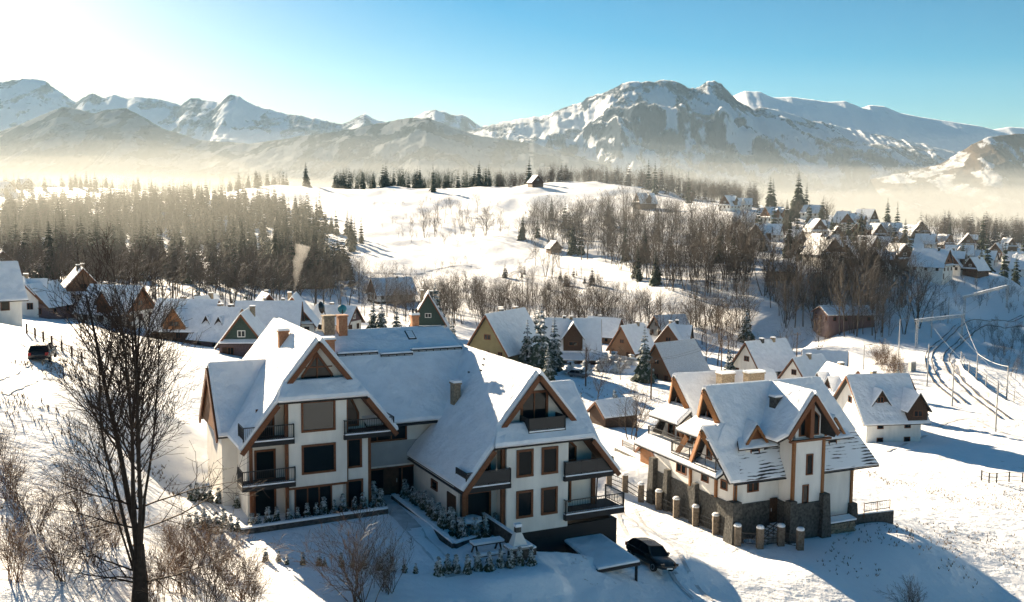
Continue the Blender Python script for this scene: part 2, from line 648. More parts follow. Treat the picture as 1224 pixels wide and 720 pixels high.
def mat_streak():
    m = mat('thin snow on shingle rows', SNOWC, 0.8, 0.2)
    nt = m.node_tree
    tc = nt.nodes.new('ShaderNodeTexCoord')
    mp = nt.nodes.new('ShaderNodeMapping')
    mp.inputs['Scale'].default_value = (0.5, 0.5, 0.9)
    nz = nt.nodes.new('ShaderNodeTexNoise')
    nz.inputs['Scale'].default_value = 1.1
    nz.inputs['Detail'].default_value = 3
    wv = nt.nodes.new('ShaderNodeTexWave')
    wv.bands_direction = 'Z'
    wv.inputs['Scale'].default_value = 1.15
    wv.inputs['Distortion'].default_value = 3.0
    wv.inputs['Detail'].default_value = 4
    wv.inputs['Detail Scale'].default_value = 0.6
    nt.links.new(tc.outputs['Object'], mp.inputs[0])
    nt.links.new(mp.outputs[0], nz.inputs['Vector'])
    nt.links.new(tc.outputs['Object'], wv.inputs['Vector'])
    ma = nt.nodes.new('ShaderNodeMath'); ma.operation = 'MULTIPLY_ADD'
    nt.links.new(wv.outputs['Fac'], ma.inputs[0])
    ma.inputs[1].default_value = 0.3
    nt.links.new(nz.outputs['Fac'], ma.inputs[2])
    rp = nt.nodes.new('ShaderNodeValToRGB')
    rp.color_ramp.elements[0].position = 0.74
    rp.color_ramp.elements[0].color = (*SNOWC, 1)
    rp.color_ramp.elements[1].position = 0.84
    rp.color_ramp.elements[1].color = (0.05, 0.05, 0.055, 1)
    nt.links.new(ma.outputs[0], rp.inputs[0])
    nt.links.new(rp.outputs[0], nt.nodes['Principled BSDF'].inputs['Base Color'])
    return m
M['streak'] = mat_streak()

# ------------------------------------------------------------------ the large apartment house
H0 = 0.45565
O0 = at(385, 613, 70)
O0[2] = 0.0
U0 = np.array([math.cos(H0), math.sin(H0), 0])
V0 = np.array([-math.sin(H0), math.cos(H0), 0])
ah = thing('apartment_house', 'large cream apartment house with two gabled wings, deep snowy roofs and black balconies',
           'apartment house', O0, H0)
SL = 1.26
def zl(u): return 12.2-SL*abs(u-0.1)
def zr(u): return 10.1-1.22*abs(u-13.7)
# --- left wing roof
uL, uR = -5.6, 5.5
v0, vB = -0.3, 14.0
def wing(uc, zz, hw, zsk, v0, vB, vs_, dv, uc_shift=0.0):
    """two slopes cut in front by a skirt at height zsk; the upper gable starts at vs_"""
    ap = zz(uc)
    sl = (zz(uc)-zz(uc+1))
    hk = (ap-zsk)/sl
    zg = zsk+dv
    hg = (ap-zg)/sl
    return ap, hk, zg, hg
apL, hkL, zgL, hgL = wing(0.1, zl, 5.6, 8.2, v0, vB, 0.6, 1.15)
apR, hkR, zgR, hgR = wing(13.7, zr, 6.1, 5.4, -7.8, 9, -6.8, 1.2)
lw = [
    ([(uL,v0,zl(uL)),(0.1-hkL,v0,8.2),(0.1-hgL,0.6,zgL),(0.1,0.6,apL),(0.1,vB,apL),(uL,vB,zl(uL))], [3]),
    ([(uR,v0,zl(uR)),(0.1+hkL,v0,8.2),(0.1+hgL,0.6,zgL),(0.1,0.6,apL),(0.1,vB,apL),(uR,vB,zl(uR))], [3]),
    ([(0.1-hkL,v0-0.05,8.16),(0.1+hkL,v0-0.05,8.16),(0.1+hgL+0.1,1.05,zgL+0.02),(0.1-hgL-0.1,1.05,zgL+0.02)], [1, 3]),
]
# side gable on the left of the left wing
zc = 9.7
lw += [
    ([(-6.4,8,zc),(-1.9,8,zc),(-5.53,4.17,5.1),(-6.4,4.17,5.1)], [0, 1]),
    ([(-6.4,8,zc),(-1.9,8,zc),(-5.53,11.83,5.1),(-6.4,11.83,5.1)], [0, 1]),
]
roof(ah, lw)
# --- right wing roof
vF, vBk = -7.8, 6.6
uRl, uRr = 13.7-6.15, 13.7+6.1
zR0, zR1 = zr(uRl), zr(uRr)
rw = [
    ([(uRl,vF,zR0),(13.7-hkR,vF,5.4),(13.7-hgR,-6.9,zgR),(13.7,-6.9,apR),(13.7,vBk,apR),(9.95,1.7,zr(9.95)),(uRl,3.1,zR0)], [3, 4, 5]),
    ([(uRr,vF,zR1),(13.7+hkR,vF,5.4),(13.7+hgR,-6.9,zgR),(13.7,-6.9,apR),(13.7,9.5,apR),(uRr,9.5,zR1)], [3]),
    ([(13.7-hkR,vF-0.05,5.36),(13.7+hkR,vF-0.05,5.36),(13.7+hgR+0.1,-6.45,zgR+0.02),(13.7-hgR-0.1,-6.45,zgR+0.02)], [1, 3]),
]
zc2 = 7.7
vc2 = 0.6
uo2 = 20.7
rw += [
    ([(uo2,vc2,zc2),(13.7+(apR-zc2)/1.22,vc2,zc2),(uRr-0.35,vc2-4.9,zR1+0.42),(uo2,vc2-4.9,zR1+0.42)], [0, 1]),
    ([(uo2,vc2,zc2),(13.7+(apR-zc2)/1.22,vc2,zc2),(uRr-0.35,vc2+4.9,zR1+0.42),(uo2,vc2+4.9,zR1+0.42)], [0, 1]),
]
roof(ah, rw)
# --- link roof: steep lower slope, shallow upper slope
lk = [
    ([(3.9,1.6,5.5),(9.95,1.6,5.5),(13.6,6.0,10.0),(1.9,6.0,10.0)], [1, 2, 3]),
    ([(1.7,6.0,10.0),(13.45,6.0,10.0),(12.9,8.85,11.5),(0.7,8.85,11.5)], [0, 2, 3]),
    ([(0.7,8.85,11.5),(12.9,8.85,11.5),(13.4,11.7,10.0),(1.7,11.7,10.0)], [0, 3]),
    ([(1.7,11.7,10.0),(13.4,11.7,10.0),(13.4,16,5.5),(1.7,16,5.5)], [0]),
    ([(13.45,6.0,10.0),(12.9,8.85,11.5),(13.4,11.7,10.0)], [0, 1]),
]
roof(ah, lk)
# bare shingles showing along the ridge
MB().box(1.6,4.6,8.7,8.98,11.72,11.84).build('ridge_cap', M['shingle'], ah)
MB().box(10.6,12.7,8.68,8.98,11.72,11.84).build('ridge_cap', M['shingle'], ah)
# snow guards
for (a, b, v, z) in ((2.9, 6.1, 5.75, 9.95), (6.3, 8.9, 5.55, 9.75), (8.9, 13.2, 5.75, 9.95)):
    mb = MB()
    mb.bar((a, v, z+0.42), (b, v, z+0.42), 0.07, 0.12)
    mb.bar((a, v, z+0.27), (b, v, z+0.27), 0.05, 0.06)
    k = int((b-a)/0.55)
    for i in range(k+1):
        x = a+(b-a)*i/k
        mb.bar((x, v, z-0.1), (x, v, z+0.45), 0.06, 0.06, up=(1, 0, 0))
        mb.bar((x, v+0.4, z+0.45), (x, v, z+0.45), 0.04, 0.04)
    g = mb.build('snow_guard', M['metal'], ah)
    MB().bar((a, v+0.1, z+0.55), (b, v+0.1, z+0.55), 0.45, 0.12).build('snow_cover', M['snow'], g)
# roof window
mb = MB()
mb.add([(9.2,7.2,10.75),(9.9,7.2,10.75),(9.9,8.3,11.33),(9.2,8.3,11.33),(9.2,7.2,11.05),(9.9,7.2,11.05),(9.9,8.3,11.62),(9.2,8.3,11.62)],
       [(0,3,2,1),(4,5,6,7),(0,1,5,4),(1,2,6,5),(2,3,7,6),(3,0,4,7)])
rwn = mb.build('roof_window', M['metal'], ah)
MB().prism([(9.3,7.32,11.12),(9.8,7.32,11.12),(9.8,8.2,11.575),(9.3,8.2,11.575)], (0, -0.02, 0.05)).build('snow_cover', M['snow'], rwn)
# --- walls
w = MB()
def gwall(mb, uc, zz, v, u0, u1, zb, zt, th=0.25):
    """flat wall under the slopes between u0 and u1"""
    def top(u): return min(zt, zz(u)-0.3)
    us = sorted({u0, u1, *[x for x in (uc-(zz(uc)-0.3-zt)/((zz(uc)-zz(uc+1))), uc+(zz(uc)-0.3-zt)/((zz(uc)-zz(uc+1))), uc) if u0 < x < u1]})
    P = [(u0, v, zb), (u1, v, zb)]+[(u, v, top(u)) for u in reversed(us)]
    mb.prism(P, (0, th, 0))
# left wing: projecting bay, recessed sides, body
gwall(w, 0.1, zl, 0.0, -2.3, 1.85, 2.05, 8.35)
w.box(-2.3, 1.85, 0.26, 0.5, -0.6, 2.04)
gwall(w, 0.1, zl, 1.5, -4.65, -2.31, -0.6, 8.1)
gwall(w, 0.1, zl, 0.55, 1.86, 3.62, -0.6, 5.2)
gwall(w, 0.1, zl, 1.9, 1.86, 4.6, 5.21, 8.1)
w.box(-2.3, -2.05, 0.26, 1.49, -0.6, 8.0)
w.box(1.6, 1.85, 0.26, 1.89, -0.6, 8.0)
w.box(3.37, 3.62, 0.81, 13.5, -0.6, 5.2)
w.box(-4.9, -4.66, 1.5, 13.5, -0.6, 5.6)
gwall(w, 0.1, zl, 13.4, -4.9, 3.6, -0.6, 12.4)
gwall(w, 0.1, zl, 1.35, -2.3, 2.5, 8.36, 12.5, 0.2)
w.box(-6.0, -4.91, 4.9, 11.2, -0.6, 5.3)
# link
w.box(3.63, 10.2, 2.8, 3.1, -0.6, 5.6)
w.box(1.9, 13, 14.6, 14.9, -0.6, 5.6)
# right wing
gwall(w, 13.7, zr, -7.5, 10.9, 15.75, -0.9, 5.6)
gwall(w, 13.7, zr, -5.9, 8.2, 10.89, -0.9, 5.3)
gwall(w, 13.7, zr, -5.9, 15.76, 18.6, -0.9, 5.3)
w.box(10.9, 11.15, -7.24, -5.91, -0.9, 5.4)
w.box(15.5, 15.75, -7.24, -5.91, -0.9, 5.4)
gwall(w, 13.7, zr, -6.1, 11.0, 16.4, 5.5, 10.4, 0.2)
w.box(7.95, 8.19, -5.9, 2.79, -0.9, 2.9)
w.box(18.61, 18.85, -5.9, 9, -0.9, 3.2)
w.box(18.86, 20.0, -3.4, 4.6, -0.9, 3.2)
w.prism([(20.01, -3.4, -0.9), (20.01, 4.6, -0.9), (20.01, 4.6, 3.4), (20.01, 0.6, 7.2), (20.01, -3.4, 3.4)], (0.2, 0, 0))
gwall(w, 13.7, zr, 8.9, 8.2, 18.6, -0.9, 10.4)
w.build('wall', M['plaster'], ah)
MB().box(3.65, 10.1, 2.75, 2.795, 2.15, 3.95).build('facade_panel', M['grey'], ah)
# garage storey under the right wing
gb = MB()
gb.box(10.95, 20.0, -7.3, -7.0, -4.4, -0.92)
gb.box(19.7, 19.99, -6.99, 9, -4.4, -0.92)
gb.box(8.0, 10.94, -5.8, -5.6, -3.4, -0.92)
gb.build('basement', M['dark'], ah)  # dark colour stands in for the shade lying on the basement front
MB().box(11.6, 14.6, -7.36, -7.305, -4.3, -1.6).build('garage_door', M['dark'], ah)
MB().box(16.3, 17.7, -7.38, -7.305, -2.75, -2.0).build('sign', M['yellow'], ah)
# brown band, posts
MB().box(-2.45, 1.95, -0.06, 0.2, 1.9, 2.05).build('floor_band', M['wood'], ah)
for (u, v, z0, z1) in ((-4.75, 0.9, -0.6, 6.2), (-2.42, 0.2, -0.4, 8.0), (3.7, 0.62, -0.5, 5.2), (1.93, 0.42, -0.5, 7.9)):
    MB().box(u-0.11, u+0.11, v-0.11, v+0.11, z0, z1).build('timber_post', M['wood'], ah)
for (u, v, z0, z1) in ((10.75, -7.2, -0.9, 5.2), (8.3, -6.05, -0.9, 2.8), (18.7, -6.05, -0.9, 3.4)):
    MB().box(u-0.13, u+0.13, v-0.13, v+0.13, z0, z1).build('timber_post', M['wood'], ah)
# bargeboards
rakes(ah, [((0.1-hgL-0.05,0.52,zgL),(0.1,0.52,apL)), ((0.1+hgL+0.05,0.52,zgL),(0.1,0.52,apL)),
           ((uL,v0-0.06,zl(uL)),(0.1-hkL,v0-0.06,8.2)), ((uR,v0-0.06,zl(uR)),(0.1+hkL,v0-0.06,8.2))])
rakes(ah, [((13.7-hgR-0.05,-6.98,zgR),(13.7,-6.98,apR)), ((13.7+hgR+0.05,-6.98,zgR),(13.7,-6.98,apR)),
           ((uRl,vF-0.06,zR0),(13.7-hkR,vF-0.06,5.4)), ((uRr,vF-0.06,zR1),(13.7+hkR,vF-0.06,5.4))])
rakes(ah, [((-6.45,4.17,5.1),(-6.45,8,zc)), ((-6.45,11.83,5.1),(-6.45,8,zc))], w=0.12, h=0.45)
rakes(ah, [((uo2+.05,vc2-4.9,zR1+.42),(uo2+.05,vc2,zc2)), ((uo2+.05,vc2+4.9,zR1+.42),(uo2+.05,vc2,zc2))], w=0.12, h=0.4)
# timber lining under the overhangs
for P in ([(uL+.1,v0,zl(uL+.1)-.2),(0.1-hkL,v0,8.0),(0.1-hkL,1.5,8.0),(uL+.1,1.5,zl(uL+.1)-.2)],
          [(uR-.1,v0,zl(uR-.1)-.2),(0.1+hkL,v0,8.0),(0.1+hkL,1.9,8.0),(uR-.1,1.9,zl(uR-.1)-.2)],
          [(uRl+.1,vF,zr(uRl+.1)-.2),(13.7-hkR,vF,5.2),(13.7-hkR,-5.9,5.2),(uRl+.1,-5.9,zr(uRl+.1)-.2)],
          [(uRr-.1,vF,zr(uRr-.1)-.2),(13.7+hkR,vF,5.2),(13.7+hkR,-5.9,5.2),(uRr-.1,-5.9,zr(uRr-.1)-.2)]):
    MB().prism(P, (0, 0, -0.06)).build('soffit', M['wood'], ah)
MB().prism([(-6.3, 4.6, 5.2), (-6.3, 11.4, 5.2), (-6.3, 8, 9.3)], (0.12, 0, 0)).build('gable_boarding', M['orange'], ah)
# windows of the left wing
window(ah, (-0.2, 0.0, 7.0), 2.45, 2.2, gl='glassbright')
window(ah, (-0.2, 0.0, 3.95), 2.45, 2.1, gl='glassdark')
window(ah, (-0.55, 0.26, 0.85), 2.7, 2.2, mull=(2, 0), gl='glassdark', t=0.1)
window(ah, (-3.6, 1.5, 6.4), 1.3, 2.2, gl='glass')
window(ah, (-3.65, 1.5, 3.5), 1.5, 2.2, gl='glassdark')
window(ah, (-3.7, 1.5, 0.7), 1.6, 2.3, gl='glassdark')
window(ah, (2.55, 0.55, 3.95), 1.15, 2.2, gl='glassdark')
window(ah, (2.55, 0.55, 0.75), 1.3, 2.5, gl='glassdark')
poly_window(ah, [(1.95,1.9,5.6),(3.35,1.9,5.6),(3.35,1.9,6.6),(2.75,1.9,7.9),(1.95,1.9,7.9)], (0, -1))
poly_window(ah, [(-1.05,1.35,9.3),(1.25,1.35,9.3),(1.25,1.35,9.7),(0.1,1.35,11.35),(-1.05,1.35,9.7)], (0, -1),
            mull=[((0.1,1.35,9.3),(0.1,1.35,11.2)), ((-1.0,1.35,10.25),(1.2,1.35,10.25))])
# small balcony tub set in the left skirt
MB().add([(-1.15,-0.1,8.55),(1.4,-0.1,8.55),(1.15,1.3,9.25),(-0.95,1.3,9.25),(-1.15,-0.1,8.72),(1.4,-0.1,8.72),(1.15,1.3,9.32),(-0.95,1.3,9.32)],
         [(0,3,2,1),(4,5,6,7),(0,1,5,4),(1,2,6,5),(2,3,7,6),(3,0,4,7)]).build('roof_recess', M['snow'], ah)
MB().bar((-1.2,-0.15,8.6), (-0.98,1.33,9.5), 0.06, 0.25).build('recess_flashing', M['dark'], ah)
MB().bar((1.45,-0.15,8.6), (1.2,1.33,9.5), 0.06, 0.25).build('recess_flashing', M['dark'], ah)
# windows of the right wing
for u in (12.3, 14.25):
    window(ah, (u, -7.5, 4.05), 1.3, 1.95, t=0.16, gl='glassdark')
    window(ah, (u, -7.5, 1.15), 1.3, 1.95, t=0.16, gl='glassdark')
window(ah, (9.5, -5.9, 0.9), 1.9, 2.2, gl='glassdark')
window(ah, (9.75, -5.9, 3.6), 1.3, 1.9, gl='glassdark')
window(ah, (16.4, -5.9, 1.4), 1.0, 2.2)
poly_window(ah, [(15.85,-5.9,3.3),(17.3,-5.9,3.3),(17.3,-5.9,4.4),(16.6,-5.9,5.1),(15.85,-5.9,5.1)], (0, -1))
window(ah, (13.7, -6.1, 7.55), 2.2, 2.5, mull=(1, 0), t=0.18)
# attic balcony of the right wing
balcony(ah, (12.55, -7.55, 6.15), (15.5, -7.55, 6.15), (0, -1), 1.4, slab=0.5, rail=0.95, infill='panel')
# balconies
balcony(ah, (-5.5, -0.25, 5.55), (-1.95, -0.25, 5.55), (0, -1), 1.7, infill='bars')
balcony(ah, (-5.6, -0.25, 2.5), (-1.9, -0.25, 2.5), (0, -1), 1.7, infill='bars')
balcony(ah, (1.6, -0.25, 5.45), (5.35, -0.25, 5.45), (0, -1), 2.0, infill='bars')
balcony(ah, (7.75, -7.75, 2.8), (11.15, -7.75, 2.8), (0, -1), 1.8, infill='panel')
balcony(ah, (15.35, -7.75, 2.75), (19.4, -7.75, 2.75), (0, -1), 1.8, infill='panel')
balcony(ah, (15.4, -7.85, 0.0), (20.3, -7.85, 0.0), (0, -1), 2.6, infill='bars', slab=0.4)
# link: dark window bands and entrance
window(ah, (5.6, 2.8, 4.65), 3.6, 1.3, mull=(2, 0), gl='glassdark', t=0.12)
window(ah, (7.0, 2.8, 0.9), 6.0, 2.2, mull=(3, 0), gl='glassdark', t=0.14)
dr = MB().box(5.5, 6.7, 2.66, 2.74, -0.2, 1.95).build('door', M['darkwood'], ah)
MB().box(6.5, 6.56, 2.6, 2.655, 0.8, 1.1).build('handle', M['steel'], dr)
# small openings on the flank of the right wing
window(ah, (7.95, -1.6, 1.5), 1.2, 0.7, n=(-1, 0), gl='glassdark', t=0.08)
MB().box(7.86, 7.94, -5.6, -4.1, -0.6, 1.7).build('door', M['darkwood'], ah)
# gutters and pipes
MB().tube([(uRl-0.05, vF, zR0-0.12), (uRl-0.05, 3.0, zR0-0.12)], 0.08, 6).tube([(3.95, 1.55, 5.4), (9.9, 1.55, 5.4)], 0.08, 6).build('gutter', M['metal'], ah)
downpipe(ah, [(uRl, -7.4, zR0-0.2), (uRl+0.5, -6.2, zR0-0.9), (uRl+0.6, -6.0, -0.8)])
downpipe(ah, [(uRr, -7.5, zR1-0.1), (uRr-0.9, -6.3, zR1-0.7), (uRr-0.95, -6.2, 0.0)])
# snow dogs high on the lit slope of the right wing
for (u, v) in ((13.2, 1.4), (12.9, 0.9), (12.6, 0.6), (12.3, 2.2)):
    z = zr(u)
    MB().bar((u, v, z), (u, v, z+0.6), 0.1, 0.3, up=(0, 1, 0)).build('snow_stop', M['metal'], ah)
# chimneys and dishes
chimney(ah, -0.95, 7.0, 10.2, 12.15, 0.75, 0.55, 'brick')
chimney(ah, 3.0, 8.6, 9, 13.0, 0.85, 0.7, 'stone', snow=False)
chimney(ah, 4.05, 8.4, 9, 13.0, 0.7, 0.7, 'brick', snow=False)
chimney(ah, 2.15, 5.6, 8, 11.5, 0.8, 0.7, 'brick')
chimney(ah, 10.75, 1.2, 5.4, 8.3, 0.55, 0.75, 'stone')
chimney(ah, 10.6, 9.6, 9.8, 12.6, 0.6, 0.5, 'brick', pots=2)
for (u, v, z, r_, m_, tz) in ((2.5, 8.5, 13.75, 0.5, 'black', 0.9), (4.05, 8.3, 13.6, 0.36, 'teal', -0.2)):
    d_ = MB().lathe([(0.02, 0.16), (r_*0.5, 0.1), (r_*0.85, 0.02), (r_, -0.08), (r_*0.97, -0.1), (r_*0.8, -0.01), (r_*0.45, 0.07), (0.02, 0.13)], 16)
    o = d_.build('satellite_dish', M[m_], ah)
    o.location = (u, v, z)
    o.rotation_euler = (R(80), 0, tz)
    MB().tube([(0, 0, 0.1), (0, -0.5*r_, 0.12), (0.0, -r_*1.15, 0.15)], 0.04, 6).build('bracket', M['metal'], o)

# ------------------------------------------------------------------ the chalet on the right
H1 = 0.43214
O1 = at(878, 577.5, 86)
O1[2] += 0.0
ch = thing('timber_chalet', 'steep-roofed white chalet on a dark stone base, honey coloured gables and a square stair tower', 'chalet', O1, H1)
zw1, zw2 = 7.6, 7.7
va, vb = 4.4, 10.6          # ridges of the two wings
def s1(v): return zw1-1.72*abs(v-va)
def s2(v): return zw2-1.72*abs(v-vb)
eF = va-4.45
rf = []
# front wing, long slope towards the drive, cut on the left by a skirt
zs, zu = 3.3, 4.6
vbk = 1.75
rf += [([(0.3,va-(zw1-zu)/1.72,zu),(-0.35,va,zw1),(13.0,va,zw1),(15.1,vbk,s1(vbk)),(-0.9,vbk,s1(vbk)),(-0.9,va-(zw1-zs)/1.72,zs)], [1, 3])]
rf += [([(0.3,va+(zw1-zu)/1.72,zu),(-0.35,va,zw1),(13.0,va,zw1),(13.0,va+3.3,s1(va+3.3)),(0.6,va+3.3,s1(va+3.3))], [1, 3])]
# rear wing
rf += [([(1.3,vb-(zw2-zu)/1.72,zu),(0.55,vb,zw2),(12.6,vb,zw2-0.3),(12.6,vb-3.1,s2(vb-3.1)-.3),(1.3,vb-3.1,s2(vb-3.1))], [1, 3])]
rf += [([(1.3,vb+(zw2-zu)/1.72,zu),(0.55,vb,zw2),(12.6,vb,zw2-0.3),(12.6,vb+4.6,s2(vb+4.6)),(0.2,vb+4.6,s2(vb+4.6))], [1])]
# skirts under the left gables
for (v_, z_, u_) in ((va, zu, 0.0), (vb, zu+0.1, 1.0)):
    rf += [[(u_-1.5,v_-2.5,z_-1.25),(u_-1.5,v_+2.5,z_-1.25),(u_+0.7,v_+1.95,z_+0.05),(u_+0.7,v_-1.95,z_+0.05)]]
# lower left skirt above the ground floor
rf += [[(-1.5,0.6,0.35),(-1.5,14.2,0.5),(0.4,14.2,1.5),(0.4,0.6,1.45)]]
# low gable at the front corner
vg, zg3 = 2.6, 4.35
rf += [([(-1.75,vg,zg3),(1.5,vg,zg3),(1.5,vg+2.3,zg3-3.3),(-1.2,vg+2.3,zg3-3.3)], [0])]
rf += [([(-1.75,vg,zg3),(1.5,vg,zg3),(0.3,eF,s1(eF)+.02),(-0.55,eF,s1(eF)+.02)], [0, 1])]
roof(ch, rf)
roof(ch, [([(-0.9,vbk,s1(vbk)),(15.1,vbk,s1(vbk)),(16.6,eF,s1(eF)),(-0.2,eF,s1(eF))], [0])], smat='streak', sn=0.12)
# stair tower roof
ut, zt = 7.3, 7.55
tw_sl = 1.28
def stw(u): return zt-tw_sl*abs(u-ut)
rt = [
    ([(ut,-1.5,zt),(ut,va,zt),(ut-3.3,va,stw(ut-3.3)),(ut-3.3,-0.6,stw(ut-3.3)),(ut-2.75,-1.5,stw(ut-2.75))], [0, 1]),
    ([(ut,-1.5,zt),(ut,va,zt),(ut+3.3,va,stw(ut+3.3)),(ut+3.3,-0.6,stw(ut+3.3)),(ut+2.75,-1.5,stw(ut+2.75))], [0, 1]),
]
roof(ch, rt)

def dormer(root, u, v0, zf, W, H, sl_back, n_in, wmat='wood', win=True, smat='snow'):
    """small gabled dormer on a slope facing -v: front at v0, sill zf, ridge H above the eave"""
    ze = zf+1.0
    ap = ze+H
    back = (ap-ze)/sl_back
    # cheeks and front
    mb = MB()
    P = [(u-W/2, v0, zf), (u+W/2, v0, zf), (u+W/2, v0, ze), (u, v0, ap-0.15), (u-W/2, v0, ze)]
    mb.prism(P, (0, n_in, 0))
    d = mb.build('dormer', M[wmat], root)
    hw = W/2+0.55
    g = H/(W/2)
    mr, ms = MB(), MB()
    for s_ in (-1, 1):
        roof_slab(mr, ms, [(u, v0-0.5, ap), (u, v0+n_in, ap), (u+s_*hw, v0+n_in, ap-g*hw), (u+s_*hw, v0-0.5, ap-g*hw)], [0], th=0.1, sn=0.16, ins=0.05)
    r_ = mr.build('dormer_roof', M['shingle'], d)
    ms.build('snow_cover', M[smat], d)
    rakes(d, [((u-hw, v0-0.53, ap-g*hw), (u, v0-0.53, ap)), ((u+hw, v0-0.53, ap-g*hw), (u, v0-0.53, ap))], w=0.06, h=0.2)
    if win:
        f = window(d, (u, v0, zf+0.55), W*0.62, 0.95, t=0.09, gl='glassdark', name='dormer_window', mull=(1, 0))
    return d

# dormers of the front slope
def skirt_dormer(u, vf, zf, W):
    # flat-fronted dormer with its own skirt and a small gable above
    roof(ch, [([(u-W/2-1.2,vf-0.55,zf+0.95),(u+W/2+1.2,vf-0.55,zf+0.95),(u+W/2+0.35,vf+1.0,zf+2.05),(u-W/2-0.35,vf+1.0,zf+2.05)], ())], name='dormer_roof', th=0.1, sn=0.16)
    ap = zf+3.0
    roof(ch, [([(u,vf-0.25,ap),(u,vf+2.4,ap),(u-1.15,vf+2.4,ap-1.6),(u-1.15,vf-0.25,ap-1.6)], [0]), ([(u,vf-0.25,ap),(u,vf+2.4,ap),(u+1.15,vf+2.4,ap-1.6),(u+1.15,vf-0.25,ap-1.6)], [0])], name='dormer_roof', th=0.1, sn=0.16)
    MB().prism([(u-0.95,vf+0.1,zf+1.6),(u+0.95,vf+0.1,zf+1.6),(u,vf+0.1,ap-0.2)], (0, 0.1, 0)).build('gable_boarding', M['wood'], ch)
    rakes(ch, [((u-1.18,vf-0.3,ap-1.62),(u,vf-0.3,ap)), ((u+1.18,vf-0.3,ap-1.62),(u,vf-0.3,ap))], w=0.08, h=0.24, m='orange')
    MB().box(u-W/2, u+W/2, vf, vf+2.2, zf-0.6, zf+1.0).build('dormer', M['white'], ch)
    window(ch, (u, vf, zf+0.35), W*0.5, 1.0, t=0.1, gl='glassdark')
skirt_dormer(3.0, 1.15, 1.7, 2.0)
skirt_dormer(11.9, 1.15, 1.7, 1.9)
# walls
w = MB()
w.box(0.8, 12.4, 0.9, 13.6, -2.3, 0.25)
w.box(12.41, 14.0, 0.9, 3.2, -2.3, 0.25)
w.prism([(0.82,va-3.6,0.26),(0.82,va+3.0,0.26),(0.82,va+3.0,1.9),(0.82,va,zw1-0.5),(0.82,va-3.6,1.2)], (0.3, 0, 0))
w.prism([(1.7,vb-3.0,0.26),(1.7,vb+3.6,0.26),(1.7,vb+3.6,1.2),(1.7,vb,zw2-0.5),(1.7,vb-3.0,1.9)], (0.3, 0, 0))
w.prism([(12.1,va-2.6,0.26),(12.1,va+3.0,0.26),(12.1,va+3.0,1.9),(12.1,va,zw1-0.5),(12.1,va-2.6,2.6)], (0.3, 0, 0))
w.prism([(12.12,vb-2.9,0.26),(12.12,vb+3.6,0.26),(12.12,vb+3.6,1.0),(12.12,vb,zw2-0.9),(12.12,vb-2.9,1.8)], (0.3, 0, 0))
w.prism([(-0.9,vg-1.25,1.5),(-0.9,vg+1.25,1.5),(-0.9,vg,zg3-0.4)], (0.2, 0, 0))
w.box(5.55, 8.85, -1.0, 0.89, -2.3, 3.55)
w.prism([(5.9,-0.75,3.56),(8.7,-0.75,3.56),(8.7,-0.75,stw(8.7)-0.2),(ut,-0.75,zt-0.3),(5.9,-0.75,stw(5.9)-0.2)], (0, 0.25, 0))
w.box(9.2, 14.0, 0.78, 0.895, -4.6, 0.2)
w.build('wall', M['white'], ch)
# stone base with buttresses
sb = MB()
sb.box(0.7, 9.1, 0.8, 13.7, -6.6, -2.305)
sb.box(9.11, 12.5, 0.92, 13.7, -6.6, -2.31)
sb.box(12.51, 14.1, 0.92, 3.3, -6.6, -4.62)
sb.box(12.52, 14.0, 0.93, 3.25, -4.619, -2.302)
sb.box(5.35, 9.05, -1.2, 0.79, -7.2, -2.305)
for (u, v, a, z1) in ((0.55, 0.65, 0.75, -1.9), (0.62, 6.6, 0.5, -1.8), (0.62, 11.2, 0.5, -1.6), (5.3, -1.2, 0.6, -1.9), (9.0, -1.2, 0.6, -1.6), (14.1, 0.7, 0.6, -3.6), (0.6, 13.7, 0.6, -1.0)):
    sb.add([(u-a,v-a,-7.2),(u+a,v-a,-7.2),(u+a,v+a,-7.2),(u-a,v+a,-7.2),(u-a*.6,v-a*.6,z1),(u+a*.6,v-a*.6,z1),(u+a*.6,v+a*.6,z1),(u-a*.6,v+a*.6,z1)],
           [(0,3,2,1),(4,5,6,7),(0,1,5,4),(1,2,6,5),(2,3,7,6),(3,0,4,7)])
sb.build('stone_base', M['slate'], ch)
for (u, v, z0, z1) in ((0.75, 0.85, -1.9, 0.0), (0.72, 3.6, -2.3, 0.3), (0.72, 7.6, -2.3, 0.4), (5.55, -1.02, -2.0, 3.5), (8.87, -1.02, -1.7, 3.5), (14.0, 0.75, -3.6, 0.1)):
    MB().box(u-0.13, u+0.13, v-0.13, v+0.13, z0, z1).build('timber_post', M['orange'], ch)
MB().box(4.9, 9.5, -1.35, -1.05, 3.32, 3.5).build('tower_beam', M['wood'], ch)
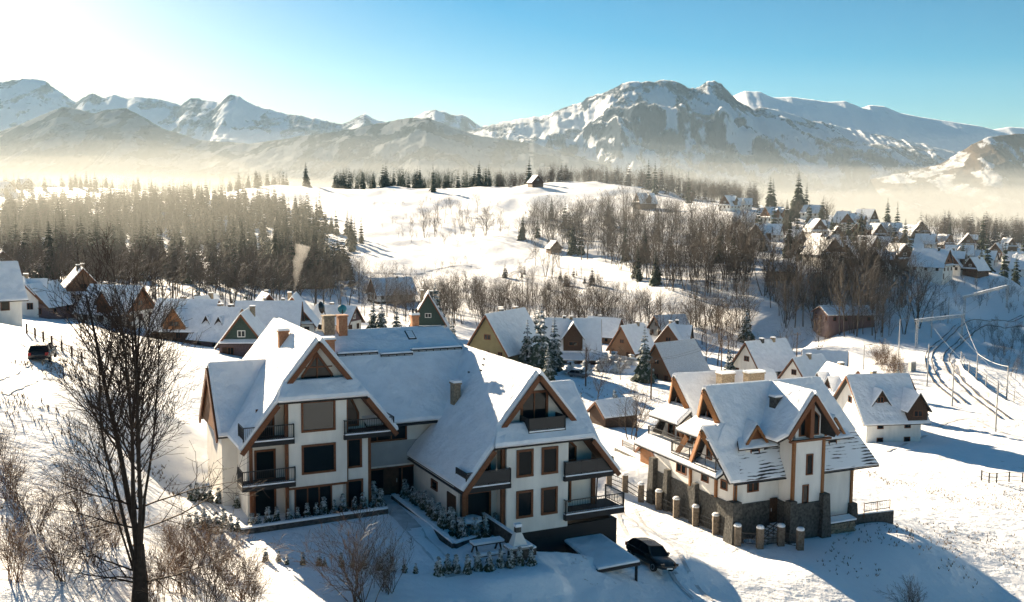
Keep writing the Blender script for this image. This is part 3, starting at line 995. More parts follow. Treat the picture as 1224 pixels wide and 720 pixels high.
# boards of the gables
rakes(ch, [((0.25,va-(zw1-zu)/1.72,zu),(-0.4,va,zw1)), ((0.25,va+(zw1-zu)/1.72,zu),(-0.4,va,zw1))], w=0.12, h=0.5, m='orange')
rakes(ch, [((1.25,vb-(zw2-zu)/1.72,zu),(0.5,vb,zw2)), ((1.25,vb+(zw2-zu)/1.72,zu),(0.5,vb,zw2))], w=0.12, h=0.5, m='orange')
rakes(ch, [((-1.25,vg+2.3,zg3-3.3),(-1.8,vg,zg3)), ((-0.3,vg-2.0,zg3-3.3),(-1.8,vg,zg3))], w=0.14, h=0.5, m='orange')
rakes(ch, [((-1.0,va+3.1,1.2),(-0.9,va+1.6,3.2)), ((0.1,vb-3.0,1.2),(0.2,vb-1.8,3.2))], w=0.14, h=0.5, m='orange')
rakes(ch, [((ut-2.8,-1.55,stw(ut-2.8)),(ut,-1.55,zt)), ((ut+2.8,-1.55,stw(ut+2.8)),(ut,-1.55,zt))], w=0.12, h=0.4, m='wood')
# honey soffits of the left gables
for (uo, ui, v_, z_, a) in ((-0.3, 0.85, va, zw1, 1.72), (0.6, 1.75, vb, zw2, 1.72)):
    for s_ in (-1, 1):
        MB().prism([(uo, v_, z_-0.22), (ui, v_, z_-0.22), (ui, v_+s_*1.75, z_-0.22-a*1.75), (uo+.5, v_+s_*1.75, z_-0.22-a*1.75)], (0, 0, -0.08)).build('soffit', M['orange'], ch)
# tower windows and glazed gable
window(ch, (7.35, -1.0, 1.15), 0.75, 1.9, t=0.1, gl='glassdark')
window(ch, (7.0, -1.0, -1.75), 0.7, 2.2, t=0.1, gl='glass')
poly_window(ch, [(6.25,-0.75,3.7),(7.0,-0.75,3.7),(7.0,-0.75,6.2),(6.25,-0.75,5.6)], (0, -1), t=0.1, gl='glassdark')
poly_window(ch, [(7.5,-0.75,3.7),(8.5,-0.75,3.7),(8.5,-0.75,5.4),(7.5,-0.75,6.3)], (0, -1), t=0.1, gl='glassdark')
MB().box(7.05, 7.45, -1.35, -0.76, 3.6, 6.6).build('gable_post', M['wood'], ch)
# windows of the long side and the left side
window(ch, (2.7, 0.9, -0.85), 1.25, 0.95, t=0.1, gl='glassdark', mull=(1, 0))
window(ch, (0.8, 9.2, -0.9), 1.7, 1.25, n=(-1, 0), t=0.12, gl='glassdark', mull=(1, 0))
window(ch, (0.8, 5.4, -0.9), 1.1, 0.95, n=(-1, 0), t=0.12, gl='glassdark')
window(ch, (0.8, 2.5, -0.9), 1.0, 0.9, n=(-1, 0), t=0.12, gl='glassdark')
for (u, v, z) in ((0.82, va+0.1, 4.9), (1.7, vb+0.1, 5.0)):
    window(ch, (u, v-0.45, z), 0.8, 1.6, n=(-1, 0), t=0.1, gl='glass')
    window(ch, (u, v+0.45, z), 0.8, 1.6, n=(-1, 0), t=0.1, gl='glass')
for v in (va+0.7, va+2.2, vb-1.4, vb+0.2, vb+1.8):
    window(ch, (0.82 if v < 7.2 else 1.7, v, 2.2), 1.1, 1.7, n=(-1, 0), t=0.12, gl='glassdark')
window(ch, (-0.9, vg-0.1, 2.2), 0.8, 1.2, n=(-1, 0), t=0.12, gl='glassdark')
balcony(ch, (-1.4, vg+1.5, 0.95), (-1.4, vg-1.7, 0.95), (-1, 0), 1.5, infill='open', slab=0.25)
balcony(ch, (-1.3, va+3.6, 1.05), (-1.3, va+0.6, 1.05), (-1, 0), 1.5, infill='bars', slab=0.25)
balcony(ch, (-0.3, vb+3.0, 1.25), (-0.3, vb-3.0, 1.25), (-1, 0), 1.5, infill='bars', slab=0.25)
dr = MB().box(4.55, 5.35, 0.7, 0.79, -4.3, -2.1).build('door', M['darkwood'], ch)
MB().box(4.62, 4.7, 0.66, 0.695, -3.3, -3.0).build('handle', M['steel'], dr)
# entrance stairs
for i in range(9):
    st = MB().box(1.9+i*0.32, 1.9+i*0.32+0.34 if i < 8 else 5.3, -0.95, 0.6, -6.6, -5.9+i*0.19)
    b_ = st.build('stair_step', M['concrete'], ch)
    MB().box(1.92+i*0.32, 1.9+i*0.32+0.33 if i < 8 else 5.28, -0.93, 0.58, -5.895+i*0.19, -5.85+i*0.19).build('snow_cover', M['snow'], b_)
mb = MB()
mb.bar((1.9, -1.0, -4.95), (4.7, -1.0, -3.3), 0.06, 0.06)
mb.bar((1.9, -1.0, -5.4), (4.7, -1.0, -3.75), 0.05, 0.05)
for i in range(6):
    mb.bar((1.95+i*0.54, -1.0, -6.3+i*0.3), (1.95+i*0.54, -1.0, -4.92+i*0.32), 0.05, 0.05, up=(1, 0, 0))
mb.build('railing', M['metal'], ch)
chimney(ch, 7.6, 7.4, 4.5, 8.0, 1.9, 0.8, 'stone')
chimney(ch, 4.7, 8.0, 4.5, 8.0, 1.5, 0.9, 'stone')
chimney(ch, 6.0, 2.05, 3.0, 6.7, 1.0, 0.8, 'slate')
downpipe(ch, [(0.2, 0.15, -0.2), (0.65, 0.75, -0.6), (0.65, 0.75, -2.2)])
MB().tube([(-0.15, eF-0.05, s1(eF)-0.1), (16.5, eF-0.05, s1(eF)-0.1)], 0.08, 6).build('gutter', M['metal'], ch)
# ------------------------------------------------------------------ ground
def pad(o, h, u0, u1, v0, v1, z, fall):
    PADS.append((o[0], o[1], math.cos(h), math.sin(h), u0, u1, v0, v1, z, fall))
pad(O0, H0, -5.0, 11, -7.0, 10, -0.15, 12)
pad(O0, H0, 6.0, 10.4, -15, -7.0, -0.75, 1.6)
pad(O0, H0, 12.0, 20, -9.5, -7.0, -3.0, 2.2)
pad(O0, H0, 20.4, 24, -8, 9, -3.9, 5)
pad(O1, H1, -2, 15, -2.5, 15, O1[2]-5.6, 10)

def mat_ground():
    m = bpy.data.materials.new('snow with grass tips')
    m.use_nodes = True
    nt = m.node_tree
    b = nt.nodes['Principled BSDF']
    b.inputs['Roughness'].default_value = 0.75
    b.inputs['Specular IOR Level'].default_value = 0.25
    tc = nt.nodes.new('ShaderNodeTexCoord')
    def noise(sc, det, rough=0.55):
        n = nt.nodes.new('ShaderNodeTexNoise')
        n.inputs['Scale'].default_value = sc
        n.inputs['Detail'].default_value = det
        n.inputs['Roughness'].default_value = rough
        nt.links.new(tc.outputs['Object'], n.inputs['Vector'])
        return n
    big, fine = noise(0.045, 3), noise(1.1, 6, 0.7)
    ml = nt.nodes.new('ShaderNodeMath'); ml.operation = 'MULTIPLY_ADD'
    nt.links.new(big.outputs['Fac'], ml.inputs[0])
    ml.inputs[1].default_value = 0.42
    nt.links.new(fine.outputs['Fac'], ml.inputs[2])
    rp = nt.nodes.new('ShaderNodeValToRGB')
    e = rp.color_ramp.elements
    e[0].position, e[0].color = 0.86, (*SNOWC, 1)
    e[1].position, e[1].color = 0.95, (0.2, 0.15, 0.1, 1)
    nt.links.new(ml.outputs[0], rp.inputs[0])
    nt.links.new(rp.outputs[0], b.inputs['Base Color'])
    b1 = nt.nodes.new('ShaderNodeBump')
    b1.inputs['Strength'].default_value = 0.5
    b1.inputs['Distance'].default_value = 0.6
    n1 = noise(0.7, 6, 0.62)
    nt.links.new(n1.outputs['Fac'], b1.inputs['Height'])
    nt.links.new(b1.outputs[0], b.inputs['Normal'])
    vo = nt.nodes.new('ShaderNodeTexVoronoi')
    vo.feature = 'SMOOTH_F1'
    vo.inputs['Scale'].default_value = 1.5
    nt.links.new(tc.outputs['Object'], vo.inputs['Vector'])
    b2 = nt.nodes.new('ShaderNodeBump')
    b2.inputs['Strength'].default_value = 0.4
    b2.inputs['Distance'].default_value = 0.3
    pm = noise(0.12, 3)
    pr = nt.nodes.new('ShaderNodeMapRange')
    pr.inputs['From Min'].default_value = 0.5
    pr.inputs['From Max'].default_value = 0.66
    nt.links.new(pm.outputs['Fac'], pr.inputs['Value'])
    pv = nt.nodes.new('ShaderNodeMath'); pv.operation = 'MULTIPLY'
    nt.links.new(vo.outputs['Distance'], pv.inputs[0])
    nt.links.new(pr.outputs[0], pv.inputs[1])
    nt.links.new(pv.outputs[0], b2.inputs['Height'])
    nt.links.new(b1.outputs[0], b2.inputs['Normal'])
    nt.links.new(b2.outputs[0], b.inputs['Normal'])
    # beyond the meadow hill the valley floor carries woods and the town
    sx = nt.nodes.new('ShaderNodeSeparateXYZ')
    nt.links.new(tc.outputs['Object'], sx.inputs[0])
    mr = nt.nodes.new('ShaderNodeMapRange')
    mr.inputs['From Min'].default_value = 1000
    mr.inputs['From Max'].default_value = 1300
    nt.links.new(sx.outputs['Y'], mr.inputs['Value'])
    wd = noise(0.006, 6, 0.65)
    r2 = nt.nodes.new('ShaderNodeValToRGB')
    r2.color_ramp.elements[0].position, r2.color_ramp.elements[0].color = 0.5, (0.05, 0.05, 0.045, 1)
    r2.color_ramp.elements[1].position, r2.color_ramp.elements[1].color = 0.66, (0.5, 0.5, 0.52, 1)
    nt.links.new(wd.outputs['Fac'], r2.inputs[0])
    mx = nt.nodes.new('ShaderNodeMix'); mx.data_type = 'RGBA'
    nt.links.new(mr.outputs[0], mx.inputs[0])
    nt.links.new(rp.outputs[0], mx.inputs[6])
    nt.links.new(r2.outputs[0], mx.inputs[7])
    nt.links.new(mx.outputs[2], b.inputs['Base Color'])
    return m
M['ground'] = mat_ground()
th = np.concatenate([np.linspace(-180, -36, 40)[:-1], np.linspace(-36, 36, 460), np.linspace(36, 180, 40)[1:]])
th = np.radians(th)
rr = np.concatenate([[0.5], np.geomspace(12, 40, 14)[:-1], np.geomspace(40, 300, 300)[:-1], np.geomspace(300, 1500, 150)[:-1], np.geomspace(1500, 30000, 50)])
TT, RR = np.meshgrid(th, rr)
gx, gy = np.sin(TT)*RR, np.cos(TT)*RR
gz = ground(gx, gy)
gz = gz+np.clip(1-np.abs(RR-150)/140, 0, 1)*(fbm(gx/2.2, gy/2.2, 4, 11)-0.5)*0.35*np.clip(np.abs(gz+0.15)*4, 0, 1)
nr, nc = gx.shape
idx = np.arange(nr*nc).reshape(nr, nc)
q = np.stack([idx[:-1, :-1], idx[:-1, 1:], idx[1:, 1:], idx[1:, :-1]], -1).reshape(-1, 4)
g = struct(link('ground', np_mesh('ground', np.stack([gx, gy, gz], -1).reshape(-1, 3), q, M['ground'], True)))

# ------------------------------------------------------------------ mountains
def mat_mountain(name, rock, forest, snow_bias, fz0, fz1, rough_scale, wooded=1.0):
    m = bpy.data.materials.new(name)
    m.use_nodes = True
    nt = m.node_tree
    b = nt.nodes['Principled BSDF']
    b.inputs['Roughness'].default_value = 0.9
    b.inputs['Specular IOR Level'].default_value = 0.0
    ge = nt.nodes.new('ShaderNodeNewGeometry')
    sp = nt.nodes.new('ShaderNodeSeparateXYZ')
    nt.links.new(ge.outputs['Normal'], sp.inputs[0])
    tc = nt.nodes.new('ShaderNodeTexCoord')
    po = nt.nodes.new('ShaderNodeSeparateXYZ')
    nt.links.new(tc.outputs['Object'], po.inputs[0])
    nz = nt.nodes.new('ShaderNodeTexNoise')
    nz.inputs['Scale'].default_value = rough_scale
    nz.inputs['Detail'].default_value = 8
    nz.inputs['Roughness'].default_value = 0.74
    mp = nt.nodes.new('ShaderNodeMapping')
    mp.inputs['Scale'].default_value = (1.2, 0.6, 0.5)
    nt.links.new(tc.outputs['Object'], mp.inputs[0])
    nt.links.new(mp.outputs[0], nz.inputs['Vector'])
    ad = nt.nodes.new('ShaderNodeMath'); ad.operation = 'MULTIPLY_ADD'
    nt.links.new(nz.outputs['Fac'], ad.inputs[0])
    ad.inputs[1].default_value = 1.5
    nt.links.new(sp.outputs['Z'], ad.inputs[2])
    mr = nt.nodes.new('ShaderNodeMapRange')
    mr.inputs['From Min'].default_value = snow_bias-0.14
    mr.inputs['From Max'].default_value = snow_bias+0.14
    rk = nt.nodes.new('ShaderNodeAttribute')
    rk.attribute_name = 'rock'
    sb_ = nt.nodes.new('ShaderNodeMath'); sb_.operation = 'MULTIPLY_ADD'
    nt.links.new(rk.outputs['Fac'], sb_.inputs[0])
    sb_.inputs[1].default_value = -0.75
    nt.links.new(ad.outputs[0], sb_.inputs[2])
    nt.links.new(sb_.outputs[0], mr.inputs['Value'])
    mx = nt.nodes.new('ShaderNodeMix'); mx.data_type = 'RGBA'
    nt.links.new(mr.outputs[0], mx.inputs[0])
    mx.inputs[6].default_value = (*rock, 1)
    mx.inputs[7].default_value = (0.82, 0.84, 0.88, 1)
    # forest on the lower flanks
    n2 = nt.nodes.new('ShaderNodeTexNoise')
    n2.inputs['Scale'].default_value = rough_scale*0.8
    n2.inputs['Detail'].default_value = 7
    nt.links.new(tc.outputs['Object'], n2.inputs['Vector'])
    a2 = nt.nodes.new('ShaderNodeMath'); a2.operation = 'MULTIPLY_ADD'
    nt.links.new(n2.outputs['Fac'], a2.inputs[0])
    a2.inputs[1].default_value = -(fz1-fz0)*2.2
    nt.links.new(po.outputs['Z'], a2.inputs[2])
    m2 = nt.nodes.new('ShaderNodeMapRange')
    m2.inputs['From Min'].default_value = fz0-(fz1-fz0)*1.1
    m2.inputs['From Max'].default_value = fz1-(fz1-fz0)*1.1
    m2.inputs['To Min'].default_value = wooded
    m2.inputs['To Max'].default_value = 0
    nt.links.new(a2.outputs[0], m2.inputs['Value'])
    m3 = nt.nodes.new('ShaderNodeMix'); m3.data_type = 'RGBA'
    nt.links.new(m2.outputs[0], m3.inputs[0])
    nt.links.new(mx.outputs[2], m3.inputs[6])
    m3.inputs[7].default_value = (*forest, 1)
    nt.links.new(m3.outputs[2], b.inputs['Base Color'])
    bp = nt.nodes.new('ShaderNodeBump')
    bp.inputs['Strength'].default_value = 0.8
    bp.inputs['Distance'].default_value = 60
    nt.links.new(nz.outputs['Fac'], bp.inputs['Height'])
    nt.links.new(bp.outputs[0], b.inputs['Normal'])
    return m

def mountain(name, prof, D, depth, base, seed, amp, wav, material, crest_amp=0.0, power=1.0, back=0.6, rockiness=0.0):
    px = np.linspace(prof[0][0], prof[-1][0], int(abs(prof[-1][0]-prof[0][0])/2.0)+2)
    py = np.interp(px, [p[0] for p in prof], [p[1] for p in prof])
    py = py+(fbm(px/9.0, px*0+seed, 5, seed, 0.7)-0.5)*crest_amp
    d = cF[None]*FPX+cR[None]*(px-612)[:, None]-cU[None]*(py-360)[:, None]
    d = d/d[:, 1:2]
    # the crest wanders towards and away from the eye
    Dc = D*(1+0.07*(fbm(px/160.0, px*0+3.3, 3, seed+5)-0.5)*2)
    tx = d[:, 0]
    zc = d[:, 2]*Dc+CAM_Z
    nf, nb = 90, 26
    t = np.concatenate([np.linspace(0, 1, nf), 1+np.linspace(0, 1, nb)[1:]])
    T, TX = np.meshgrid(t, tx, indexing='ij')
    DC = np.broadcast_to(Dc, T.shape)
    ZC = np.broadcast_to(zc, T.shape)
    Y = np.where(T <= 1, DC-depth*(1-T), DC+depth*back*(T-1))
    X = TX*DC*(0.35+0.65*Y/DC)
    s = np.where(T <= 1, np.clip(T, 0, 1)**power, np.clip(2-T, 0, 1)**1.2)
    n1 = fbm(X/wav*1.5, Y/wav*0.75, 7, seed, 0.6, True)-0.55
    env = np.where(T <= 1, np.sin(np.pi*np.clip(T, 0, 1)**0.8)*0.9+0.06*np.clip(1-T, 0, 1)**0.3*(T < .999), np.sin(np.pi*np.clip(T-1, 0, 1)))
    Z = base+(ZC-base)*(s+amp*env*n1)
    # nothing in front may rise above the sight line over the crest
    lim = CAM_Z+(ZC-CAM_Z)/DC*Y-2.0*(DC-Y)/depth
    Z = np.where(T < 1, np.minimum(Z, lim), Z)
    n0, n1_ = T.shape
    ii = np.arange(n0*n1_).reshape(n0, n1_)
    q_ = np.stack([ii[:-1, :-1], ii[:-1, 1:], ii[1:, 1:], ii[1:, :-1]], -1).reshape(-1, 4)
    me = np_mesh(name, np.stack([X, Y, Z], -1).reshape(-1, 3), q_, material, True)
    # bare rock stands on the ribs, snow lies in the gullies
    rib = fbm(X/wav*3.2, Y/wav*1.3, 6, seed+9, 0.62, True)
    gr = np.hypot(np.gradient(Z, axis=0)/np.maximum(np.abs(np.gradient(Y, axis=0)), 1), np.gradient(Z, axis=1)/np.maximum(np.abs(np.gradient(X, axis=1)), 1))
    rock = np.clip((rib-np.percentile(rib, 48-80*rockiness))*7+0.5+np.clip(gr-0.6, -0.3, 0.5)*0.3, 0, 1)
    at_ = me.attributes.new('rock', 'FLOAT', 'POINT')
    at_.data.foreach_set('value', rock.ravel().astype(np.float32))
    return struct(link(name, me))

RK = (0.045, 0.058, 0.075)
FO = (0.016, 0.026, 0.026)
m_far = mat_mountain('high tatra snow', RK, FO, 1.0, 60, 260, 0.012)
m_gie = mat_mountain('limestone and snow', RK, FO, 1.0, 40, 230, 0.02)
m_smo = mat_mountain('smooth snow domes', RK, FO, 0.62, 170, 420, 0.006)
m_for = mat_mountain('wooded foothill', (0.03, 0.035, 0.032), FO, 1.2, 900, 1200, 0.012, 0.72)
m_mix = mat_mountain('meadow foothill', (0.14, 0.11, 0.08), (0.06, 0.055, 0.045), 1.5, -10, 230, 0.014)
mountain('mountain_range', [(-420,140),(-250,105),(-120,120),(-40,100),(0,97),(40,93),(52,97),(65,105),(90,122),(100,116),(110,111),(122,116),(136,113),(150,117),(170,115),(200,120),(215,126),(228,117),(245,121),(262,122),(275,113),(285,114),(300,124),(330,133),(380,142),(410,149),(425,140),(437,136),(450,144),(467,148),(492,142),(505,135),(520,131),(533,134),(545,139),(552,137),(575,150),(640,160),(700,165)],
         9000, 2600, -40, 21, 0.22, 900, m_far, 5.0)
mountain('mountain_dome', [(820,150),(850,130),(876,115),(890,109),(908,110),(925,117),(945,116),(960,118),(990,122),(1010,121),(1030,129),(1040,126),(1056,127),(1075,135),(1100,140),(1140,146),(1165,150),(1188,155),(1205,152),(1240,154),(1320,148),(1460,165)],
         9300, 2600, -40, 31, 0.16, 1300, m_smo, 1.2, 0.9)
mountain('mountain_massif', [(420,185),(480,172),(540,162),(575,153),(600,146),(625,141),(650,139),(668,131),(690,124),(705,115),(720,111),(742,101),(757,97),(772,99),(790,96),(808,97),(818,103),(826,106),(836,104),(846,98),(853,97),(862,100),(871,108),(884,122),(900,131),(915,128),(940,134),(965,143),(1000,150),(1040,160),(1090,170),(1150,182),(1230,190),(1320,195)],
         7000, 2400, -50, 41, 0.42, 620, m_gie, 6.0, 1.0, 0.6, 0.08)
mountain('wooded_hill', [(-300,160),(-120,150),(0,158),(40,142),(75,128),(95,131),(110,136),(130,131),(150,129),(172,140),(192,153),(240,168),(300,172),(380,160),(420,155),(455,147),(490,141),(512,141),(540,152),(570,162),(640,172),(700,190),(760,205)],
         5600, 1500, -50, 51, 0.2, 520, m_for, 2.5)
mountain('meadow_hill', [(1040,215),(1100,202),(1124,196),(1150,180),(1164,172),(1180,164),(1200,162),(1224,160),(1300,150),(1420,160)],
         4700, 900, -60, 61, 0.25, 420, m_mix, 3.0)
# ------------------------------------------------------------------ the other houses
class TB(MB):
    """mesh builder with a placement (used for dormers)"""
    def __init__(s, f=None):
        super().__init__()
        s.tf = f
    def add(s, vs_, fs_):
        if s.tf:
            vs_ = [s.tf(p) for p in vs_]
        return super().add(vs_, fs_)

def house(name, label, loc, rz, w, L, wh, rise, wallm='white', gablem='wood', ov=0.7, skirt=True, dorm=(), chim=((0.5, 1.5),), win=True,
          base=None, cat='house', snowm='snow', group=None, lean=None, backskirt=False, storeys=1, deep=2.5):
    """ridge along local y, gables towards -y and +y; dorm: (side, y, width, ridge drop, kind)"""
    t = thing(name, label, cat, loc, rz, group)
    a = rise/(w/2)
    hw = w/2+ov
    ap = wh+rise
    ze = ap-a*hw
    y0, y1 = -L/2, L/2
    # walls
    wb = MB()
    wb.box(-w/2, w/2, y0, y1, -deep, wh)
    wb.build('wall', M[wallm], t)
    if base:
        MB().box(-w/2-0.08, w/2+0.08, y0-0.08, y1+0.08, -deep-0.2, 0.7).build('foundation', M[base], t)
    for yy, s_ in ((y0, 1), (y1, -1)):
        MB().prism([(-w/2+0.02, yy, wh+0.004), (w/2-0.02, yy, wh+0.004), (0, yy, ap-0.12)], (0, 0.2*s_, 0)).build('gable', M[gablem], t)
    zs = wh+0.15
    if skirt:
        hk = (ap-zs)/a
        polys = [([(s_*hw, y0-ov, ze), (s_*hk, y0-ov, zs), (s_*(hk-0.5/a*1.0), y0-0.25, zs+0.5), (0, y0-ov*0.8, ap), (0, y1+ov*0.8, ap), (s_*hw, y1+ov, ze)], [3]) for s_ in (-1, 1)]
        polys.append(([(-hk, y0-ov-0.35, zs-0.12), (hk, y0-ov-0.35, zs-0.12), (hk-0.35/a, y0+0.05, zs+0.45), (-hk+0.35/a, y0+0.05, zs+0.45)], ()))
    else:
        polys = [([(s_*hw, y0-ov, ze), (0, y0-ov, ap), (0, y1+ov, ap), (s_*hw, y1+ov, ze)], [1]) for s_ in (-1, 1)]
    if lean:
        # a lower pitched annexe roof on one side: (side, length out, y from, y to)
        s_, out, ya, yb = lean
        polys.append(([(s_*(hw-0.3), ya, ze+0.25), (s_*(hw-0.3), yb, ze+0.25), (s_*(hw+out), yb, ze-out*0.35), (s_*(hw+out), ya, ze-out*0.35)], [0]))
        MB().box(min(s_*w/2, s_*(w/2+out)), max(s_*w/2, s_*(w/2+out)), ya+0.4, yb-0.4, -deep, ze-out*0.3-0.3).build('annexe', M[wallm], t)
    roof(t, polys, smat=snowm, th=0.14, sn=0.2)
    segs = []
    for s_ in (-1, 1):
        for yy in (y0-ov*(0.8 if skirt else 1)-0.04, y1+ov*(0.8 if skirt else 1)+0.04):
            segs.append(((s_*(hw*0.97), yy, ap-a*hw*0.97), (0, yy, ap)))
    rakes(t, segs, w=0.08, h=0.28, m='wood')
    if win:
        gl = 'glassdark'
        gz_ = wh+rise*0.3
        if rise > 2.5:
            window(t, (0, y0, gz_+0.1), min(1.6, w*0.18), 1.15, t=0.12, gl='glass', mull=(1, 0), fm='white' if gablem in ('green', 'darkwood', 'mauve') else 'wood')
            window(t, (0, y1, gz_+0.1), 1.1, 1.1, n=(0, 1), t=0.1, gl=gl)
        k = 3 if w > 8 else 2
        for sft in range(storeys):
            zz = wh-1.35-2.7*sft
            for i in range(k):
                x = -w/2+w*(i+0.5)/k
                window(t, (x, y0, zz), 1.15, 1.35, t=0.1, gl=gl, mull=(1, 0))
            k2 = max(2, int(L/3.4))
            for i in range(k2):
                y = y0+L*(i+0.5)/k2
                window(t, (-w/2, y, zz), 1.1, 1.3, n=(-1, 0), t=0.1, gl=gl)
                window(t, (w/2, y, zz), 1.1, 1.3, n=(1, 0), t=0.1, gl=gl)
        MB().box(-w/2+0.5, -w/2+1.5, y0-0.08, y0-0.01, -0.3, 1.9).build('door', M['darkwood'], t)
    for i, (cx, cyy) in enumerate(chim):
        chimney(t, cx, cyy, ap-abs(cx)*a-0.5, ap+0.4, 0.85, 0.7, 'stone' if i % 2 == 0 else 'slate')
    for d in dorm:
        side, y, dw, drop, kind = d[:5]
        dm = d[5] if len(d) > 5 else gablem
        zr_ = ap-drop
        xin = drop/a
        f = (lambda p, side=side, y=y: (side*p[1], y+side*p[0], p[2]))      # p = (along, out, z)
        g = rise/(w/2) if kind != 'flat' else 1.0
        g = 1.45
        xo = hw-0.2 if kind == 'full' else min(hw-0.5, xin+dw*0.85)
        zf = ap-a*xo
        hd = dw/2+0.45
        zed = zr_-g*hd
        mr, ms = TB(f), TB(f)
        for s_ in (-1, 1):
            xe = (ap-zed)/a
            q = [(0, xo+0.5, zr_), (0, xin, zr_), (s_*hd, xe, zed), (s_*hd, xo+0.5, zed)]
            q = [f(p) for p in q]
            roof_slab_t(mr, ms, q)
        wbm = TB(f)
        zwt = zr_-g*dw/2
        wbm.prism([(-dw/2, xo-0.05, zf-0.2), (dw/2, xo-0.05, zf-0.2), (dw/2, xo-0.05, max(zwt, zf)), (0, xo-0.05, zr_-0.15), (-dw/2, xo-0.05, max(zwt, zf))], (0, -min(1.5, xo-xin), 0))
        dd = wbm.build('dormer', M[dm], t)
        r_ = mr.build('dormer_roof', M['shingle'], dd)
        ms.build('snow_cover', M[snowm], dd)
        c = f((0, xo-0.05, zf+max(0.75, (zr_-zf)*0.3)))
        window(dd, c, dw*0.45, 1.0, n=(side, 0), t=0.09, gl='glass' if kind == 'full' else 'glassdark', mull=(1, 0), name='dormer_window')
    return t

def roof_slab_t(mr, ms, q):
    a_, b_ = MB(), MB()
    roof_slab(a_, b_, q, [0], th=0.1, sn=0.16, ins=0.05)
    mr.v, mr.f, o = mr.v+a_.v, mr.f+[tuple(i+len(mr.v) for i in f) for f in a_.f], 0
    ms.v, ms.f = ms.v+b_.v, ms.f+[tuple(i+len(ms.v) for i in f) for f in b_.f]

def spot(px, py, D, dz=0.0):
    p = at(px, py, D)
    p[2] = gh(p[0], p[1])+dz
    return p

M['frost'] = mat('frosted shingle rows', (0.52, 0.52, 0.53), 0.85, col2=(0.74, 0.76, 0.79), scale=2.5, stretch=(1, 1, 5), bump=0.3, bscale=5)
M['plank'] = mat('brown planks', (0.13, 0.075, 0.045), 0.8, var=0.3, scale=4, stretch=(1, 1, 5))
# left edge
house('house', 'house cut by the left picture edge with a pale balcony over the snowy field', spot(-20, 400, 132), R(-52), 7.5, 8, 3.6, 4.0, 'plaster', 'plaster', skirt=True, chim=())
house('house', 'small white gabled house just behind the house with the pale balcony', hit(28, 375), R(18), 7.5, 9, 3.2, 4.2, 'white', 'white', skirt=False, dorm=((1, 0.5, 2.6, 0.5, 'full'),))
house('house', 'low house with a dark gable end right of the small white gabled house', hit(52, 378), R(-8), 8, 9, 2.8, 4.0, 'mauve', 'darkwood', skirt=False, chim=())
house('house', 'lone pale house in front of the spruce wood at the far left', hit(0, 326), R(40), 9, 9, 3, 4.5, 'white', 'darkwood', skirt=False)
house('house', 'tall house half hidden by the bare tree with reddish gable trim', hit(98, 378), R(28), 9.5, 11, 5.2, 5.6, 'plaster', 'plank', skirt=True, storeys=2, chim=((0.6, 2), (-0.6, -2)))
house('house', 'wide house with a broad bluish snow roof seen through the bare tree branches', hit(140, 388), R(72), 9.5, 12, 3.2, 5.0, 'plaster', 'wood', skirt=False, dorm=((-1, -1, 3.4, 0.6, 'full'),), chim=((0.3, 3),))
# behind the left wing
house('house', 'house with one honey timber dormer in the middle of its long blue roof', hit(226, 408), R(84), 9.5, 11, 3.1, 5.0, 'darkwood', 'wood', skirt=False, dorm=((-1, 0.6, 4.4, 0.9, 'full', 'orange'),), chim=((0.4, 1.2),))
house('house', 'long house with two narrow attic slits and a purple boarded gable roof side', hit(268, 416), R(62), 9.0, 8, 2.6, 5.2, 'mauve', 'mauve', skirt=False, dorm=((-1, 1.8, 1.3, 1.5, 'small', 'darkwood'), (-1, -1.4, 1.3, 1.5, 'small', 'darkwood')), chim=((0.3, 1.0), (0.3, -1.6)))
house('house', 'green boarded gable house facing the viewer above the left snowy wing', hit(294, 424), R(6), 7.4, 9, 2.6, 5.0, 'mauve', 'green', skirt=True, chim=((0.8, 3),))
house('house', 'house with a dark green triangular gable and a smoking chimney', hit(352, 400), R(8), 9.5, 12, 3.2, 6.0, 'plaster', 'green', skirt=True, chim=((-1.0, 0.0),))
house('house', 'long low roofed house left of the house with the smoking chimney', hit(322, 402), R(96), 8.5, 13, 3.0, 4.6, 'plaster', 'green', skirt=False, chim=((0.4, -3),))
house('house', 'hip shaped roof with frosted shingles behind the main ridge', hit(512, 402), R(4), 9.5, 10, 3.4, 8.2, 'plaster', 'green', skirt=False, ov=0.9, snowm='frost', chim=((-1.6, -1.0), (0.8, -4.0)))
house('house', 'large house with an olive gable and three roof chimneys', hit(604, 434), R(-30), 9.4, 15, 4.2, 7.0, 'olive', 'olive', skirt=False, ov=1.0, chim=((-0.4, 5.0), (-0.4, -1.2), (-2.6, 2.2)), lean=(-1, 4.5, -4.5, 6.0), storeys=1)
house('house', 'dark timber house with one tall triangular dormer in the middle of its roof', hit(684, 430), R(88), 9.5, 12, 3.0, 6.6, 'darkwood', 'darkwood', skirt=False, dorm=((-1, 0, 4.4, 0.4, 'full', 'darkwood'),), chim=((0, 0.4), (0.2, 2.0)), lean=(-1, 3.0, -8, 5))
house('house', 'house with a brown plank gable facing left beside a tall snowy spruce', hit(755, 425), R(-42), 7.6, 8.5, 2.2, 5.6, 'plank', 'plank', skirt=False, chim=((0.2, 2.0),))
house('house', 'house with two neighbouring brown gables and twin dark chimneys', hit(803, 424), R(-22), 8.2, 9, 2.6, 5.4, 'plaster', 'plank', skirt=False, dorm=((1, 1.0, 4.0, 0.5, 'full', 'plank'),), chim=((-0.6, 0.4), (0.6, 2.6)))
house('house', 'house with a frosted grey roof and one brown gable among bare shrubs', hit(806, 452), R(-52), 8.4, 11, 2.2, 5.6, 'plank', 'plank', skirt=False, snowm='frost', chim=())
